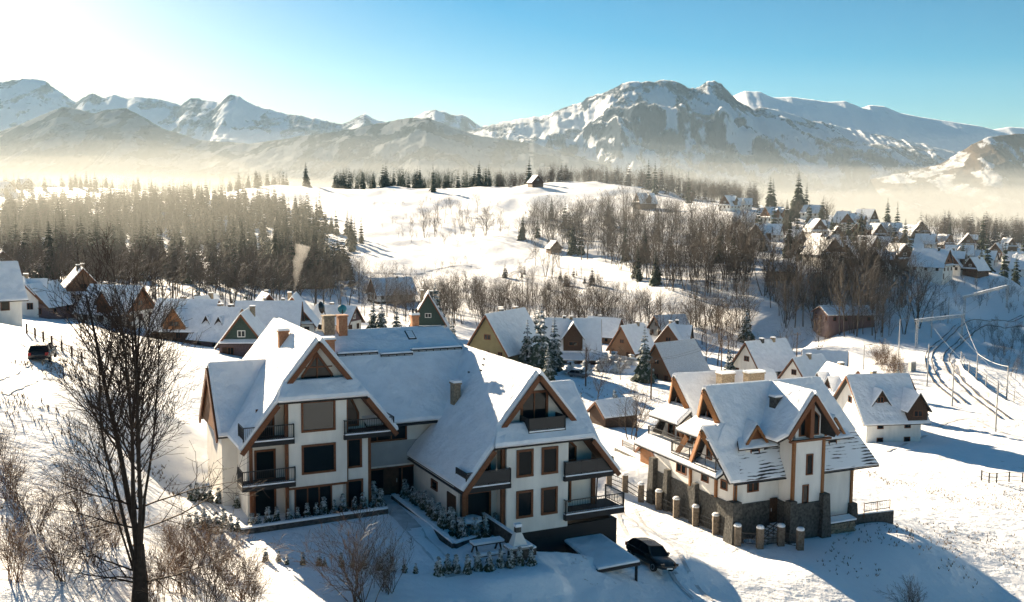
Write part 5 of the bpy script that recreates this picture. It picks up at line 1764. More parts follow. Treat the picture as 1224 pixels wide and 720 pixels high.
# ------------------------------------------------------------------ the big leafless tree and the brush in front
def big_tree():
    p = at(167, 735, 43)
    p[2] = gh(p[0], p[1])-0.3
    t = thing('bare_tree', 'tall many-stemmed leafless tree standing dark in front on the left snow field', 'tree', p)
    r = random.Random(5)
    S, T = Sticks(), Sticks()
    T.seg((0, 0, -0.3), (0.05, 0, 1.2), 0.42, 0.32, 10)
    T.seg((0.05, 0, 1.2), (0.05, 0, 3.0), 0.32, 0.22, 10)
    # stems: start height, lean x, lean y, length, radius
    stems = [(2.4, -0.03, 0.05, 12.4, 0.24), (1.5, -0.13, 0.1, 12.2, 0.19), (1.8, -0.23, -0.05, 10.8, 0.15), (2.6, 0.08, 0.0, 11.8, 0.18),
             (1.6, 0.04, -0.1, 12.0, 0.18), (2.2, -0.07, -0.1, 12.4, 0.17), (3.2, 0.16, 0.08, 9.6, 0.12), (1.4, -0.34, 0.1, 7.6, 0.09)]
    for z0, lx, ly, L, rad in stems:
        d = unit(np.array([lx, ly, 1.0]))
        grow(S, r, np.array([0.05+lx*0.5, ly*0.5, z0]), d, L*0.95, rad*0.6, 0, 3, up=0.12, nseg=9, kids=(18, 8, 4), spread=0.56, minr=0.007, crook=0.05, k=4, T=T, lat=0.4)
    # low dead side boughs with rime
    for k in range(9):
        a = r.random()*6.28
        grow(S, r, np.array([0, 0, 1.2+r.random()*4]), unit(np.array([math.cos(a), math.sin(a)*0.6, 0.35])), 3.4+r.random()*1.6, 0.05, 1, 3, up=0.05, nseg=5, kids=(9, 9, 4), spread=0.7, minr=0.008, crook=0.1)
    tr = link('trunk', T.mesh('trunk', M['bark']), t)
    link('crown', S.mesh('crown', M['twigbig']), t)
    return t
M['twigbig'] = mat_snowy('dark twigs with rime', (0.022, 0.015, 0.012), (0.04, 0.028, 0.022), amount=-0.3, soft=0.15, scale=2.0)
big_tree()
M['twigrime'] = mat_snowy('brush white with rime', (0.09, 0.06, 0.042), (0.14, 0.095, 0.065), amount=0.3, soft=0.25, scale=3.0)
M['twigbrown'] = mat_snowy('reddish brush', (0.12, 0.075, 0.048), (0.18, 0.115, 0.075), amount=0.18, soft=0.25, scale=3.0)
shr = []
for s_ in range(4):
    r = random.Random(60+s_)
    S = Sticks()
    for k in range(20):
        a = r.random()*6.28
        sp_ = r.uniform(0.1, 0.75)
        grow(S, r, np.array([r.gauss(0, 0.25), r.gauss(0, 0.25), -0.15]), unit(np.array([math.cos(a)*sp_, math.sin(a)*sp_, 1])), r.uniform(1.6, 3.2), 0.022, 0, 2, up=0.1, nseg=5, kids=(7, 5), spread=0.6, minr=0.0065, crook=0.12)
    shr.append(S.mesh('shrub', M['twigrime' if s_ % 2 else 'twigbrown']))
SH = [(20,712,40,.9),(75,716,42,1.0),(112,700,46,.95),(45,680,47,1.0),(15,655,50,.9),(95,655,52,1.0),(135,675,50,.9),(0,610,54,.7),
      (215,700,47,1.1),(250,716,45,1.2),(280,690,50,1.1),(232,665,52,1.0),(300,712,48,.9),(262,640,57,.8),(240,612,60,.7),(205,640,55,.9),(185,700,44,.9)]
for i, (px, py, D, s_) in enumerate(SH):
    o = link('bare_shrub', shr[i % 4], None, spot(px, py, D))
    o.scale = (s_, s_, s_*0.95)
    o.rotation_euler = (0, 0, rng.random()*6.28)
    tag(o, 'leafless rimed shrub in the brush around the foot of the big bare tree', 'shrub', 'brush under the big tree')
for i, (px, py, D, s_, lb) in enumerate(((430,712,55,1.45,'round leafless shrub alone before the left planting bed'),(462,704,57,1.0,'smaller shrub leaning against the round leafless shrub'),(1092,722,75,.8,'thin leafless bush in the blue shadow at the lower right picture edge'))):
    o = link('bare_shrub', shr[(i*2+1) % 4], None, spot(px, py, D))
    o.scale = (s_*1.1, s_*1.1, s_)
    tag(o, lb, 'shrub')
# dry grass standing out of the snow
r = random.Random(9)
gv, gf = [], []
def tufts(P, n, seed, h=0.28):
    rr_ = random.Random(seed)
    xs_, ys_ = [p[0] for p in P], [p[1] for p in P]
    k = 0
    XS, YS = [], []
    while len(XS) < n:
        x, y = rr_.uniform(min(xs_), max(xs_)), rr_.uniform(min(ys_), max(ys_))
        if in_poly(x, y, P):
            XS.append(x); YS.append(y)
    XS, YS = np.array(XS), np.array(YS)
    keep = fbm(XS/9, YS/9, 3, seed) > 0.5
    XS, YS = XS[keep], YS[keep]
    ZS = ground(XS, YS)
    for x, y, z in zip(XS, YS, ZS):
        for b in range(4):
            a = rr_.random()*6.28
            hh = h*rr_.uniform(0.4, 1.1)
            o = len(gv)
            c, s2 = math.cos(a), math.sin(a)
            w_ = 0.03
            gv.extend([(x-c*w_, y-s2*w_, z-0.05), (x+c*w_, y+s2*w_, z-0.05), (x+c*0.01-s2*hh*0.7, y+s2*0.01+c*hh*0.7, z+hh), (x-c*0.01-s2*hh*0.7, y-s2*0.01+c*hh*0.7, z+hh)])
            gf.append((o, o+1, o+2, o+3))
def wpoly(L):
    return [tuple(at(*q)[:2]) for q in L]
tufts(wpoly([(-30,720,42),(-30,420,95),(120,430,92),(210,520,75),(230,600,60),(200,720,46)]), 1500, 1)
tufts(wpoly([(960,690,77),(1040,600,105),(1000,560,128),(1224,580,128),(1260,640,104),(1224,720,86)]), 1500, 2, 0.22)
tufts(wpoly([(690,500,160),(820,490,165),(880,480,190),(780,450,215),(680,460,195)]), 500, 3, 0.3)
stuff(link('dry_grass', np_mesh('dry_grass', gv, gf, mat('dry grass', (0.16, 0.11, 0.06), 0.9, var=0.3))), 'dry grass tips poking through the thin snow', 'grass')

# ------------------------------------------------------------------ planting beds by the apartment house
tj = []
for s_ in range(4):
    v_, f_ = spruce_mesh(500+s_, 1.0, 0.36, levels=9, per=8)
    tj.append(np_mesh('snowy_shrub', v_*np.array([1, 1, 1.0]), f_, M['thuja']))
def snowy(px, py, h, label, group, k, pz=None):
    p = hit(px, py)
    o = link('snowy_shrub', tj[k % 4], None, p)
    if pz is not None:
        o.location.z += pz
    o.scale = (h*0.95, h*0.95, h*1.3)
    o.rotation_euler = (0, 0, rng.random()*6.28)
    return tag(o, label, 'shrub', group)
def kerb(name, label, pts, h, w=0.35, m='slate', sn=0.12, cat='kerb', z=None):
    mb, ms2 = MB(), MB()
    P = [hit(*q) for q in pts]
    c = P[0]
    for a, b in zip(P[:-1], P[1:]):
        a, b = Vector(a-c), Vector(b-c)
        n = max(1, int((b-a).length/1.5))
        mb.bar(a+Vector((0, 0, h/2-0.3)), b+Vector((0, 0, h/2-0.3)), w, h+0.6)
        ms2.bar(a+Vector((0, 0, h+0.003+sn/2)), b+Vector((0, 0, h+0.003+sn/2)), w*0.9, sn)
    t = thing(name, label, cat, c)
    k_ = mb.build('wall', M[m], t)
    ms2.build('snow_cover', M['snow'], t)
    return t
kerb('planter_kerb', 'long snow topped kerb in front of the row of shrubs below the left wing', [(288, 640), (463, 616)], 0.35)
for i in range(15):
    px, py = 300+(456-300)*i/14, 634+(606-634)*i/14
    snowy(px+rng.gauss(0, 1), py, rng.uniform(0.85, 1.2), 'small snowy evergreen in the row below the left wing', 'shrub row below the left wing', i)
kerb('planter_kerb', 'snow topped kerb turning the corner of the hedge bed beside the right wing', [(470, 598), (543, 657), (604, 646)], 0.3)
for i in range(20):
    f = i/19
    snowy(480+(556-480)*f+rng.gauss(0, 1.5), 590+(648-590)*f+rng.gauss(0, 1), rng.uniform(0.9, 1.25), 'snowy evergreen in the slanting hedge beside the right wing', 'slanting hedge beside the right wing', i)
for i, (px, py) in enumerate(((568, 646), (580, 643), (592, 641))):
    snowy(px, py, 1.25, 'slim snowy evergreen at the corner of the slanting hedge bed', 'three slim evergreens at the bed corner', i)
for i, px in enumerate((524, 535, 545, 559, 571, 585, 598, 610, 621, 635)):
    snowy(px, 690-(px-524)*0.13, 1.0, 'young snowy evergreen in the lower row beyond the garden bench', 'lower row of young evergreens', i)
for i in range(13):
    snowy(318+i*15+rng.gauss(0, 2), 672+i*1.2+rng.gauss(0, 1), rng.uniform(0.45, 0.75), 'tiny snowed-in plant in the lower row left of the garden steps', 'row of tiny plants', i)
for i in range(16):
    snowy(228+(i % 8)*8+rng.gauss(0, 1), (598 if i < 8 else 632)+(i % 8)*1.0+rng.gauss(0, 1.5), rng.uniform(0.8, 1.2), 'snow-white sunlit shrub on the terrace left of the left wing', 'sunlit shrubs left of the left wing', i)
for (u, v, lb) in ((4.4, 1.7, 'dark potted conifer to the left of the entrance'), (9.4, 1.9, 'dark potted conifer to the right of the entrance')):
    p = O0+U0*u+V0*v
    o = link('potted_conifer', tj[1], None, (p[0], p[1], gh(p[0], p[1])))
    o.scale = (1.5, 1.5, 1.7)
    tag(o, lb, 'conifer')
# retaining wall between garden and garage drive
a_, b_ = O0+U0*11.5+V0*(-8.3), O0+U0*11.9+V0*(-17.2)
def lwall(name, label, a, b, z0, z1a, z1b, w, m, cat, sn=0.1):
    t = thing(name, label, cat, (a[0], a[1], z0))
    A, B = Vector((0, 0, 0)), Vector((b[0]-a[0], b[1]-a[1], 0))
    d = B.normalized()
    n = Vector((-d.y, d.x, 0))*w/2
    mb = MB().add([A-n, A+n, B+n, B-n, A-n+Vector((0,0,z1a-z0)), A+n+Vector((0,0,z1a-z0)), B+n+Vector((0,0,z1b-z0)), B-n+Vector((0,0,z1b-z0))],
                  [(0,3,2,1),(4,5,6,7),(0,1,5,4),(1,2,6,5),(2,3,7,6),(3,0,4,7)])
    mb.build('wall', M[m], t)
    MB().bar(A+Vector((0,0,z1a-z0+sn/2+.003)), B+Vector((0,0,z1b-z0+sn/2+.003)), w*0.92, sn).build('snow_cover', M['snow'], t)
    return t
a_, b_ = on_z(574, 612, 0.35), on_z(639.4, 655.6, -0.3)
lwall('retaining_wall', 'dark retaining wall between the garden and the garage drive', a_, b_, -5.0, 0.35, -0.3, 0.25, 'slate', 'wall')
# garden furniture
def gthing(name, label, cat, px, py, rz):
    return thing(name, label, cat, hit(px, py), rz)
t = gthing('garden_table', 'snow covered garden table beside the three slim evergreens', 'table', 561, 640, H0)
MB().lathe([(0.95, 0.66), (1.0, 0.7), (1.0, 0.74), (0.95, 0.76)], 8).build('tabletop', M['darkwood'], t)
MB().lathe([(0.95, 0.763), (0.93, 0.9), (0.7, 0.96)], 8).build('snow_cover', M['snow'], t)
for i in range(4):
    a = i*math.pi/2+0.8
    MB().bar((0.6*math.cos(a), 0.6*math.sin(a), -0.05), (0.5*math.cos(a), 0.5*math.sin(a), 0.66), 0.1, 0.1, up=(1, 0, 0)).build('leg', M['darkwood'], t)
t = gthing('picnic_table', 'long snow covered picnic table at the end of the garden', 'table', 582, 664, H0)
MB().box(-1.1, 1.1, -0.4, 0.4, 0.7, 0.76).build('tabletop', M['darkwood'], t)
MB().box(-1.08, 1.08, -0.38, 0.38, 0.763, 0.9).build('snow_cover', M['snow'], t)
for x in (-0.85, 0.85):
    MB().bar((x, -0.6, -0.05), (x, -0.1, 0.7), 0.09, 0.09, up=(1, 0, 0)).build('leg', M['darkwood'], t)
    MB().bar((x, 0.6, -0.05), (x, 0.1, 0.7), 0.09, 0.09, up=(1, 0, 0)).build('leg', M['darkwood'], t)
t = gthing('garden_bench', 'snow covered bench in front of the picnic table', 'bench', 585, 674, H0)
MB().box(-1.05, 1.05, -0.2, 0.2, 0.4, 0.45).build('seat', M['darkwood'], t)
MB().box(-1.03, 1.03, -0.18, 0.18, 0.453, 0.58).build('snow_cover', M['snow'], t)
for x in (-0.8, 0.8):
    MB().box(x-0.05, x+0.05, -0.18, 0.18, -0.05, 0.4).build('leg', M['darkwood'], t)
t = gthing('masonry_grill', 'masonry garden grill with a stubby chimney under a snow hood', 'grill', 619, 670, H0)
MB().box(-0.55, 0.55, -0.4, 0.4, -0.1, 0.75).build('base', M['slate'], t)
MB().box(-0.85, 0.85, -0.55, 0.5, 0.752, 0.86).build('slab', M['concrete'], t)
MB().box(-0.8, 0.8, -0.5, 0.45, 0.863, 0.97).build('snow_cover', M['snow'], t)
h_ = MB().add([(-.5,-.35,.98),(.5,-.35,.98),(.5,.35,.98),(-.5,.35,.98),(-.2,-.1,1.75),(.2,-.1,1.75),(.2,.25,1.75),(-.2,.25,1.75)],
         [(0,3,2,1),(4,5,6,7),(0,1,5,4),(1,2,6,5),(2,3,7,6),(3,0,4,7)]).build('hood', M['white'], t)
MB().box(-0.18, 0.18, -0.08, 0.23, 1.753, 2.1).build('chimney', M['slate'], t)
MB().box(-0.22, 0.22, -0.12, 0.27, 2.103, 2.3).build('snow_cap', M['snow'], t)
# tall box planter at the garden corner
t = gthing('planter_box', 'square planter with snowy twigs at the wing corner', 'planter', 566, 622, H0)
MB().box(-0.5, 0.5, -0.4, 0.4, -0.1, 0.7).build('box', M['slate'], t)
MB().box(-0.47, 0.47, -0.37, 0.37, 0.703, 0.84).build('snow_cover', M['snow'], t)
# low flat canopy over the cellar ramp
zc_ = -2.1
cp = [on_z(*q, zc_) for q in ((671.4, 645.8), (717.2, 638.3), (765.8, 672.2), (714.4, 682))]
c0 = sum(cp)/4
t = thing('ramp_canopy', 'flat snow covered canopy roof over the ramp next to the black car', 'canopy', c0)
P = [Vector(p-c0) for p in cp]
mr, ms2 = MB(), MB()
roof_slab(mr, ms2, P, (), th=0.22, sn=0.2, ins=0.05)
r_ = mr.build('roof', M['dark'], t)
ms2.build('snow_cover', M['snow'], r_)
for p in P:
    q = p*0.9
    zz = gh(c0[0]+q.x, c0[1]+q.y)-c0[2]
    MB().box(q.x-0.09, q.x+0.09, q.y-0.09, q.y+0.09, zz-0.2, -0.224).build('post', M['dark'], t)

# ------------------------------------------------------------------ cars
def car(name, label, loc, rz, paint='black', group=None, snow=False):
    t = thing(name, label, 'car', loc, rz, group)
    # lower body, front towards -y
    st = [(-2.2, .42, .62, .62), (-2.1, .3, .78, .8), (-1.7, .25, .92, .86), (-0.8, .22, .98, .9), (0.4, .22, 1.0, .9), (1.5, .25, 1.02, .88), (2.0, .32, .98, .82), (2.15, .42, .85, .7)]
    mb = MB()
    V_, k = [], 8
    for y, zb, zs_, hw in st:
        V_ += [(-hw*.9, y, zb), (hw*.9, y, zb), (hw, y, zb+.2), (hw, y, zs_-.15), (hw*.92, y, zs_), (-hw*.92, y, zs_), (-hw, y, zs_-.15), (-hw, y, zb+.2)]
    F_ = [(i*k+j, i*k+(j+1) % k, (i+1)*k+(j+1) % k, (i+1)*k+j) for i in range(len(st)-1) for j in range(k)]
    F_ += [tuple(range(k)), tuple((len(st)-1)*k+j for j in range(k-1, -1, -1))]
    mb.add(V_, F_)
    b_ = mb.build('body', M[paint], t, True)
    m_ = b_.modifiers.new('s', 'SUBSURF'); m_.levels = m_.render_levels = 1
    # greenhouse
    cb = [(-0.95, .95, .80, .78), (-0.25, 1.42, .64, .74), (0.6, 1.48, .64, .74), (1.45, 1.40, .62, .72), (1.95, 1.0, .74, .74)]
    g_ = MB()
    V_ = []
    for y, z, hw, hb in cb:
        V_ += [(-hb-.04, y, .93), (hb+.04, y, .93), (hw, y, z), (-hw, y, z)]
    F_ = [(i*4+j, i*4+(j+1) % 4, (i+1)*4+(j+1) % 4, (i+1)*4+j) for i in range(len(cb)-1) for j in range(4)]+[(0, 1, 2, 3), tuple(16+j for j in (3, 2, 1, 0))]
    g_.add(V_, F_).build('window', M['glassdark'], t)
    rf_ = MB().add([(-.62, -.3, 1.43), (.62, -.3, 1.43), (.63, .6, 1.495), (-.63, .6, 1.495), (.6, 1.5, 1.40), (-.6, 1.5, 1.40)], [(0, 1, 2, 3), (3, 2, 4, 5)])
    rf_.add([(-.62, -.3, 1.47), (.62, -.3, 1.47), (.63, .6, 1.535), (-.63, .6, 1.535), (.6, 1.5, 1.44), (-.6, 1.5, 1.44)], [(0, 1, 2, 3), (3, 2, 4, 5)])
    rf_ = MB()
    rf_.prism([(-.62, -.3, 1.44), (.62, -.3, 1.44), (.63, .6, 1.50), (-.63, .6, 1.50)], (0, 0, .04)).prism([(-.63, .6, 1.50), (.63, .6, 1.50), (.6, 1.5, 1.41), (-.6, 1.5, 1.41)], (0, 0, .04))
    rr_ = rf_.build('roof', M[paint], t)
    pl = MB()
    for s_ in (-1, 1):
        for a, b in (((s_*.8, -.97, .95), (s_*.64, -.27, 1.45)), ((s_*.8, .5, .95), (s_*.65, .5, 1.5)), ((s_*.78, 1.9, .98), (s_*.62, 1.46, 1.42))):
            pl.bar(a, b, .07, .07, up=(0, 1, 0.1))
    pl.build('pillar', M[paint], t)
    if snow:
        MB().box(-.58, .58, -.2, 1.4, 1.52, 1.64).build('snow_cover', M['snow'], rr_)
        MB().box(-.7, .7, -1.95, -1.05, .96, 1.04).build('snow_cover', M['snow'], t)
    for s_ in (-1, 1):
        for y in (-1.4, 1.35):
            w_ = MB().lathe([(.2, -.1), (.32, -.1), (.335, -.06), (.335, .06), (.32, .1), (.2, .1)], 18)
            o = w_.build('wheel', M['rubber'], t)
            o.location = (s_*.78, y, .32)
            o.rotation_euler = (0, R(90), 0)
            MB().lathe([(.03, -.09), (.21, -.105), (.21, .105), (.03, .09)], 12).build('rim', M['steel'], o)
        MB().box(s_*.62-.16, s_*.62+.16, -2.19, -2.05, .62, .78).build('headlight', M['glass'], t)
        MB().box(s_*.66-.12, s_*.66+.12, 2.02, 2.16, .68, .92).build('taillight', M['redlamp'], t)
        MB().box(s_*.97-.1, s_*.97+.1, -.75, -.6, .95, 1.1).build('mirror', M[paint], t)
    MB().box(-.25, .25, -2.235, -2.2, .42, .53).build('plate', M['white'], t)
    MB().box(-.5, .5, -2.21, -2.14, .56, .62).build('grille', M['metal'], t)
    return t
M['redlamp'] = mat('red lamp glass', (0.3, 0.01, 0.01), 0.3)
M['greyblue'] = mat('grey car paint', (0.10, 0.12, 0.14), 0.3, 0.5)
def slope_rot(o):
    x, y = o.location.x, o.location.y
    e = 0.8
    gx_, gy_ = (gh(x+e, y)-gh(x-e, y))/(2*e), (gh(x, y+e)-gh(x, y-e))/(2*e)
    n = Vector((-gx_, -gy_, 1)).normalized()
    q = Vector((0, 0, 1)).rotation_difference(n)
    o.rotation_euler = (q @ o.rotation_euler.to_quaternion()).to_euler()
c = car('parked_car', 'black hatchback parked nose downhill beside the flat snowy canopy', hit(776, 676), H0+R(4))
slope_rot(c)
p = hit(792, 652)
c = car('parked_car', 'dark estate car parked on the sunlit snow field at the far left', hit(51, 431), R(196), 'black', snow=False)
c = car('parked_car', 'pale snowed-over car beneath the dark timber house', spot(692, 440, 205), R(60), 'greyblue', snow=True)
c = car('parked_car', 'snow covered car in the yard of the hillside hamlet', spot(1076, 322, 375), R(80), 'greyblue', snow=True)

# ------------------------------------------------------------------ fences
def post_fence(name, label, P, hgt, w, m, cap=True, rails=(0.5, 1.1), bars=True, capm='snow'):
    P = [np.asarray(p, float) for p in P]
    t = thing(name, label, 'fence', P[0])
    for p in P:
        q = p-P[0]
        b_ = MB().box(q[0]-w/2, q[0]+w/2, q[1]-w/2, q[1]+w/2, q[2]-0.5, q[2]+hgt).build('post', M[m], t)
        if cap:
            MB().lathe([(w*0.62, 0.003), (w*0.66, 0.1), (w*0.45, 0.24), (0.02, 0.28)], 8, (q[0], q[1], q[2]+hgt)).build('snow_cap', M[capm], b_)
    for a, b in zip(P[:-1], P[1:]):
        a, b = Vector(a-P[0]), Vector(b-P[0])
        mb = MB()
        for z in rails:
            mb.bar(a+Vector((0, 0, z)), b+Vector((0, 0, z)), 0.05, 0.06)
        if bars:
            n = max(2, int((b-a).length/0.22))
            for i in range(1, n):
                q = a+(b-a)*i/n
                mb.bar(q+Vector((0, 0, rails[0])), q+Vector((0, 0, rails[-1])), 0.02, 0.02, up=(1, 0, 0))
        mb.build('panel', M['metal'], t)
    return t
post_fence('stone_post_fence', 'fence of square stone posts with snow caps along the sunlit drive', [hit(*q) for q in ((728,580),(747,590),(766,600),(787,609),(808,620),(831,629),(855,641),(881,654),(908,657),(933,655),(956,658))], 1.75, 0.56, 'poststone', rails=(0.3, 0.75, 1.2))
post_fence('picket_fence', 'dark picket fence running downhill behind the car on the left field', [hit(x, y) for x, y in ((32,399),(42,404),(52,409),(62,414),(74,420),(86,427),(98,434))], 1.1, 0.14, 'darkwood', False, (0.3, 0.9))
post_fence('wire_fence', 'low dark garden fence crossing the long shadow at the right edge', [hit(x, y) for x, y in ((1173,574),(1182,577),(1191,577),(1206,576),(1222,577))], 1.3, 0.14, 'metal', False, (0.2, 0.7, 1.2), False)
post_fence('garden_fence', 'timber fence on the terrace wall left of the chalet', [hit(x, y) for x, y in ((744,534),(758,541),(772,548),(786,555),(800,562))], 0.95, 0.12, 'orange', False, (0.2, 0.5, 0.85), True)
lwall('terrace_wall', 'low snow topped terrace wall below the timber fence left of the chalet', hit(736, 540), hit(800, 572), hit(736, 540)[2]-1.5, hit(736, 540)[2]+0.5, hit(800, 572)[2]+0.5, 0.35, 'slate', 'wall', 0.15)
p = O1+np.array([math.cos(H1), math.sin(H1), 0])*15.2+np.array([-math.sin(H1), math.cos(H1), 0])*0.2
q = p+np.array([math.cos(H1), math.sin(H1), 0])*3.2
post_fence('railing', 'beige metal railing on the dark terrace edge right of the chalet', [(p[0]+(q[0]-p[0])*f, p[1]+(q[1]-p[1])*f, O1[2]-4.6) for f in (0, .5, 1)], 0.95, 0.06, 'orange', False, (0.15, 0.9))
p0_, q0_ = p-np.array([0.8, 0, 0]), q+np.array([0.3, 0.1, 0])
lwall('terrace_wall', 'dark snow topped terrace edge under the beige railing', p0_, q0_, O1[2]-6.5, O1[2]-4.75, O1[2]-4.75, 0.4, 'slate', 'wall', 0.12)
# firewood under the right end of the chalet
fp = O1+np.array([math.cos(H1), math.sin(H1), 0])*11.3+np.array([-math.sin(H1), math.cos(H1), 0])*-0.6
t = thing('firewood_stack', 'snow dusted firewood stack leaning against the right part of the chalet', 'firewood', (fp[0], fp[1], O1[2]-6.6), H1)
mb = MB()
for i in range(11):
    for j in range(7):
        x, z = -1.6+i*0.3+(j % 2)*0.15, 0.2+j*0.26
        mb.tube([(x, -0.5+rng.gauss(0, 0.04), z), (x, 0.45, z)], 0.14, 7)
l_ = mb.build('logs', M['stone'], t)
MB().prism([(-1.8, -0.5, 2.0), (1.75, -0.5, 2.0), (1.75, 0.5, 2.15), (-1.8, 0.5, 2.15)], (0, 0, 0.14)).build('snow_cover', M['snow'], t)

# ------------------------------------------------------------------ railway
ZT = -14.9
def tk(*L):
    return [on_z(1050+x/4.235, 330+y/4.235, ZT) for x, y in L]
def smooth(P, n=80):
    P = np.array(P)
    s = np.concatenate([[0], np.cumsum(np.hypot(np.diff(P[:, 0]), np.diff(P[:, 1])))])
    u = np.linspace(0, s[-1], n)
    # two passes of averaging over a fine linear resample
    Q = np.stack([np.interp(u, s, P[:, k]) for k in range(3)], -1)
    for _ in range(14):
        Q[1:-1] = (Q[:-2]+2*Q[1:-1]+Q[2:])/4
    return Q
ctr1 = smooth(tk((420, 640), (330, 560), (278, 490), (248, 420), (262, 360), (330, 310), (430, 262), (560, 225), (640, 208), (737, 190)))
ctr2 = smooth(tk((640, 720), (520, 620), (420, 530), (360, 450), (338, 400), (372, 340), (450, 292), (560, 248), (660, 225), (737, 212)))
M['rail'] = mat('dark rail', (0.04, 0.035, 0.032), 0.5, 0.5, 0.5)
M['ballast'] = mat('wet ballast', (0.06, 0.055, 0.05), 0.9, col2=(0.3, 0.3, 0.3), scale=3)
for nm, cc, lb in (('railway_track', ctr1, ''), ('railway_track', ctr2, '')):
    root = bpy.data.objects.new(nm, None)
    COL.objects.link(root)
    root['kind'] = 'structure'
    d = np.gradient(cc, axis=0)
    d[:, 2] = 0
    d /= np.linalg.norm(d, axis=1)[:, None]
    nrm = np.stack([-d[:, 1], d[:, 0], np.zeros(len(d))], -1)
    hz_ = np.maximum(ground(cc[:, 0], cc[:, 1]), -100)+0.12
    for off in (-0.75, 0.75):
        mb, mq = MB(), MB()
        for i in range(len(cc)-1):
            a, b = cc[i]+nrm[i]*off, cc[i+1]+nrm[i+1]*off
            a[2], b[2] = hz_[i], hz_[i+1]
            mb.bar(a+np.array([0, 0, .08]), b+np.array([0, 0, .08]), 0.1, 0.16)
            mq.bar(a, b, 0.24, 0.05)
        o = mb.build('rail', M['rail'], root)
        o = mq.build('ballast_strip', M['ballast'], root)
# parapet on the valley side of the line
pw = smooth(tk((398, 405), (402, 430), (430, 480), (500, 545), (600, 620), (700, 680), (760, 715)), 24)
t = thing('parapet_wall', 'pale concrete parapet curving along the outer side of the railway', 'wall', pw[0])
mb, ms2 = MB(), MB()
for a, b in zip(pw[:-1], pw[1:]):
    a2, b2 = a-pw[0], b-pw[0]
    a2[2], b2[2] = gh(a[0], a[1])-pw[0][2], gh(b[0], b[1])-pw[0][2]
    mb.bar(a2+np.array([0, 0, .0]), b2+np.array([0, 0, .0]), 0.45, 2.0)
    ms2.bar(a2+np.array([0, 0, 1.08]), b2+np.array([0, 0, 1.08]), 0.5, 0.14)
mb.build('wall', M['concrete'], t)
ms2.build('snow_cover', M['snow'], t)
rl = pw[2:]+np.array([1.2, 1.2, 0])
rl[:, 2] = [gh(p[0], p[1]) for p in rl]
post_fence('safety_fence', 'tall thin wire fence on the valley side of the parapet', rl[::3], 3.2, 0.14, 'steel', False, (0.9, 1.7, 2.4, 3.1), False)
# overhead line masts and portals
M['paint'] = mat('pale painted steel', (0.5, 0.5, 0.49), 0.6)
def lat(mb, a, b, w, n):
    a, b = Vector(a), Vector(b)
    d = b-a
    x = d.normalized().cross(Vector((0.2, 1, 0.1))).normalized()*w/2
    y = d.normalized().cross(x).normalized()*w/2
    for s_, q in ((1, 1), (1, -1), (-1, 1), (-1, -1)):
        mb.bar(a+x*s_+y*q, b+x*s_+y*q, 0.09, 0.09, up=(0.3, 0.8, 0.1))
    for i in range(n):
        p, r2 = a+d*i/n, a+d*(i+1)/n
        for s_ in (1, -1):
            mb.bar(p+x*s_-y, r2+x*s_+y, 0.08, 0.08, up=(0.3, 0.8, 0.1))
            mb.bar(p-x+y*s_, r2+x+y*s_, 0.08, 0.08, up=(0.3, 0.8, 0.1))
def portal(label, pa, pb, h):
    A, B = hit(*pa), hit(*pb)
    B[2] = A[2]
    t = thing('catenary_portal', label, 'portal', A)
    d = Vector(B-A)
    for q in (Vector((0, 0, 0)), d):
        mb = MB()
        lat(mb, q+Vector((0, 0, -0.5)), q+Vector((0, 0, h)), 0.45, 9)
        mb.build('mast', M['paint'], t)
    mb = MB()
    lat(mb, Vector((0, 0, h-0.6))-d*0.04, Vector((0, 0, h-0.6))+d*1.04, 0.6, 14)
    mb.build('beam', M['paint'], t)
    MB().bar(Vector((0, 0, h-0.14))-d*0.04, Vector((0, 0, h-0.14))+d*1.04, 0.5, 0.12).build('snow_cover', M['snow'], t)
    for f in (0.25, 0.5, 0.75):
        MB().bar(d*f+Vector((0, 0, h-0.9)), d*f+Vector((0, 0, h-2.0)), 0.06, 0.06, up=(1, 0, 0)).build('hanger', M['steel'], t)
    return A, B, h
g1 = portal('nearer lattice portal spanning both railway tracks', (1095, 417), (1149, 412), 8.0)
g2 = portal('farther lattice portal spanning the tracks in the blue shade', (1152, 385), (1203, 372), 8.0)
mb = MB()
def sag(a, b, s_, n=8):
    return [tuple(np.asarray(a)*(1-f)+np.asarray(b)*f-np.array([0, 0, 4*s_*f*(1-f)])) for f in np.linspace(0, 1, n+1)]
def mast(px, py, h, label, arm=2.0, lamp=False):
    p = hit(px, py)
    t = thing('street_lamp' if lamp else 'catenary_mast', label, 'street lamp' if lamp else 'mast', p)
    MB().tube([(0, 0, -0.5), (0, 0, h)], [0.16, 0.1], 7).build('pole', M['steel'], t)
    if lamp:
        MB().tube([(0, 0, h-0.1), (0.6, 0, h+0.15), (1.4, 0, h+0.2)], 0.05, 6).build('arm', M['steel'], t)
        MB().box(1.3, 1.9, -0.13, 0.13, h+0.12, h+0.27).build('lamp_head', M['metal'], t)
    elif arm:
        a_ = MB()
        a_.bar((0, 0, h-0.5), (arm, 0.5, h-0.5), 0.06, 0.06).bar((0, 0, h-1.9), (arm, 0.5, h-0.6), 0.05, 0.05)
        a_.build('bracket', M['steel'], t)
    return p
W = []
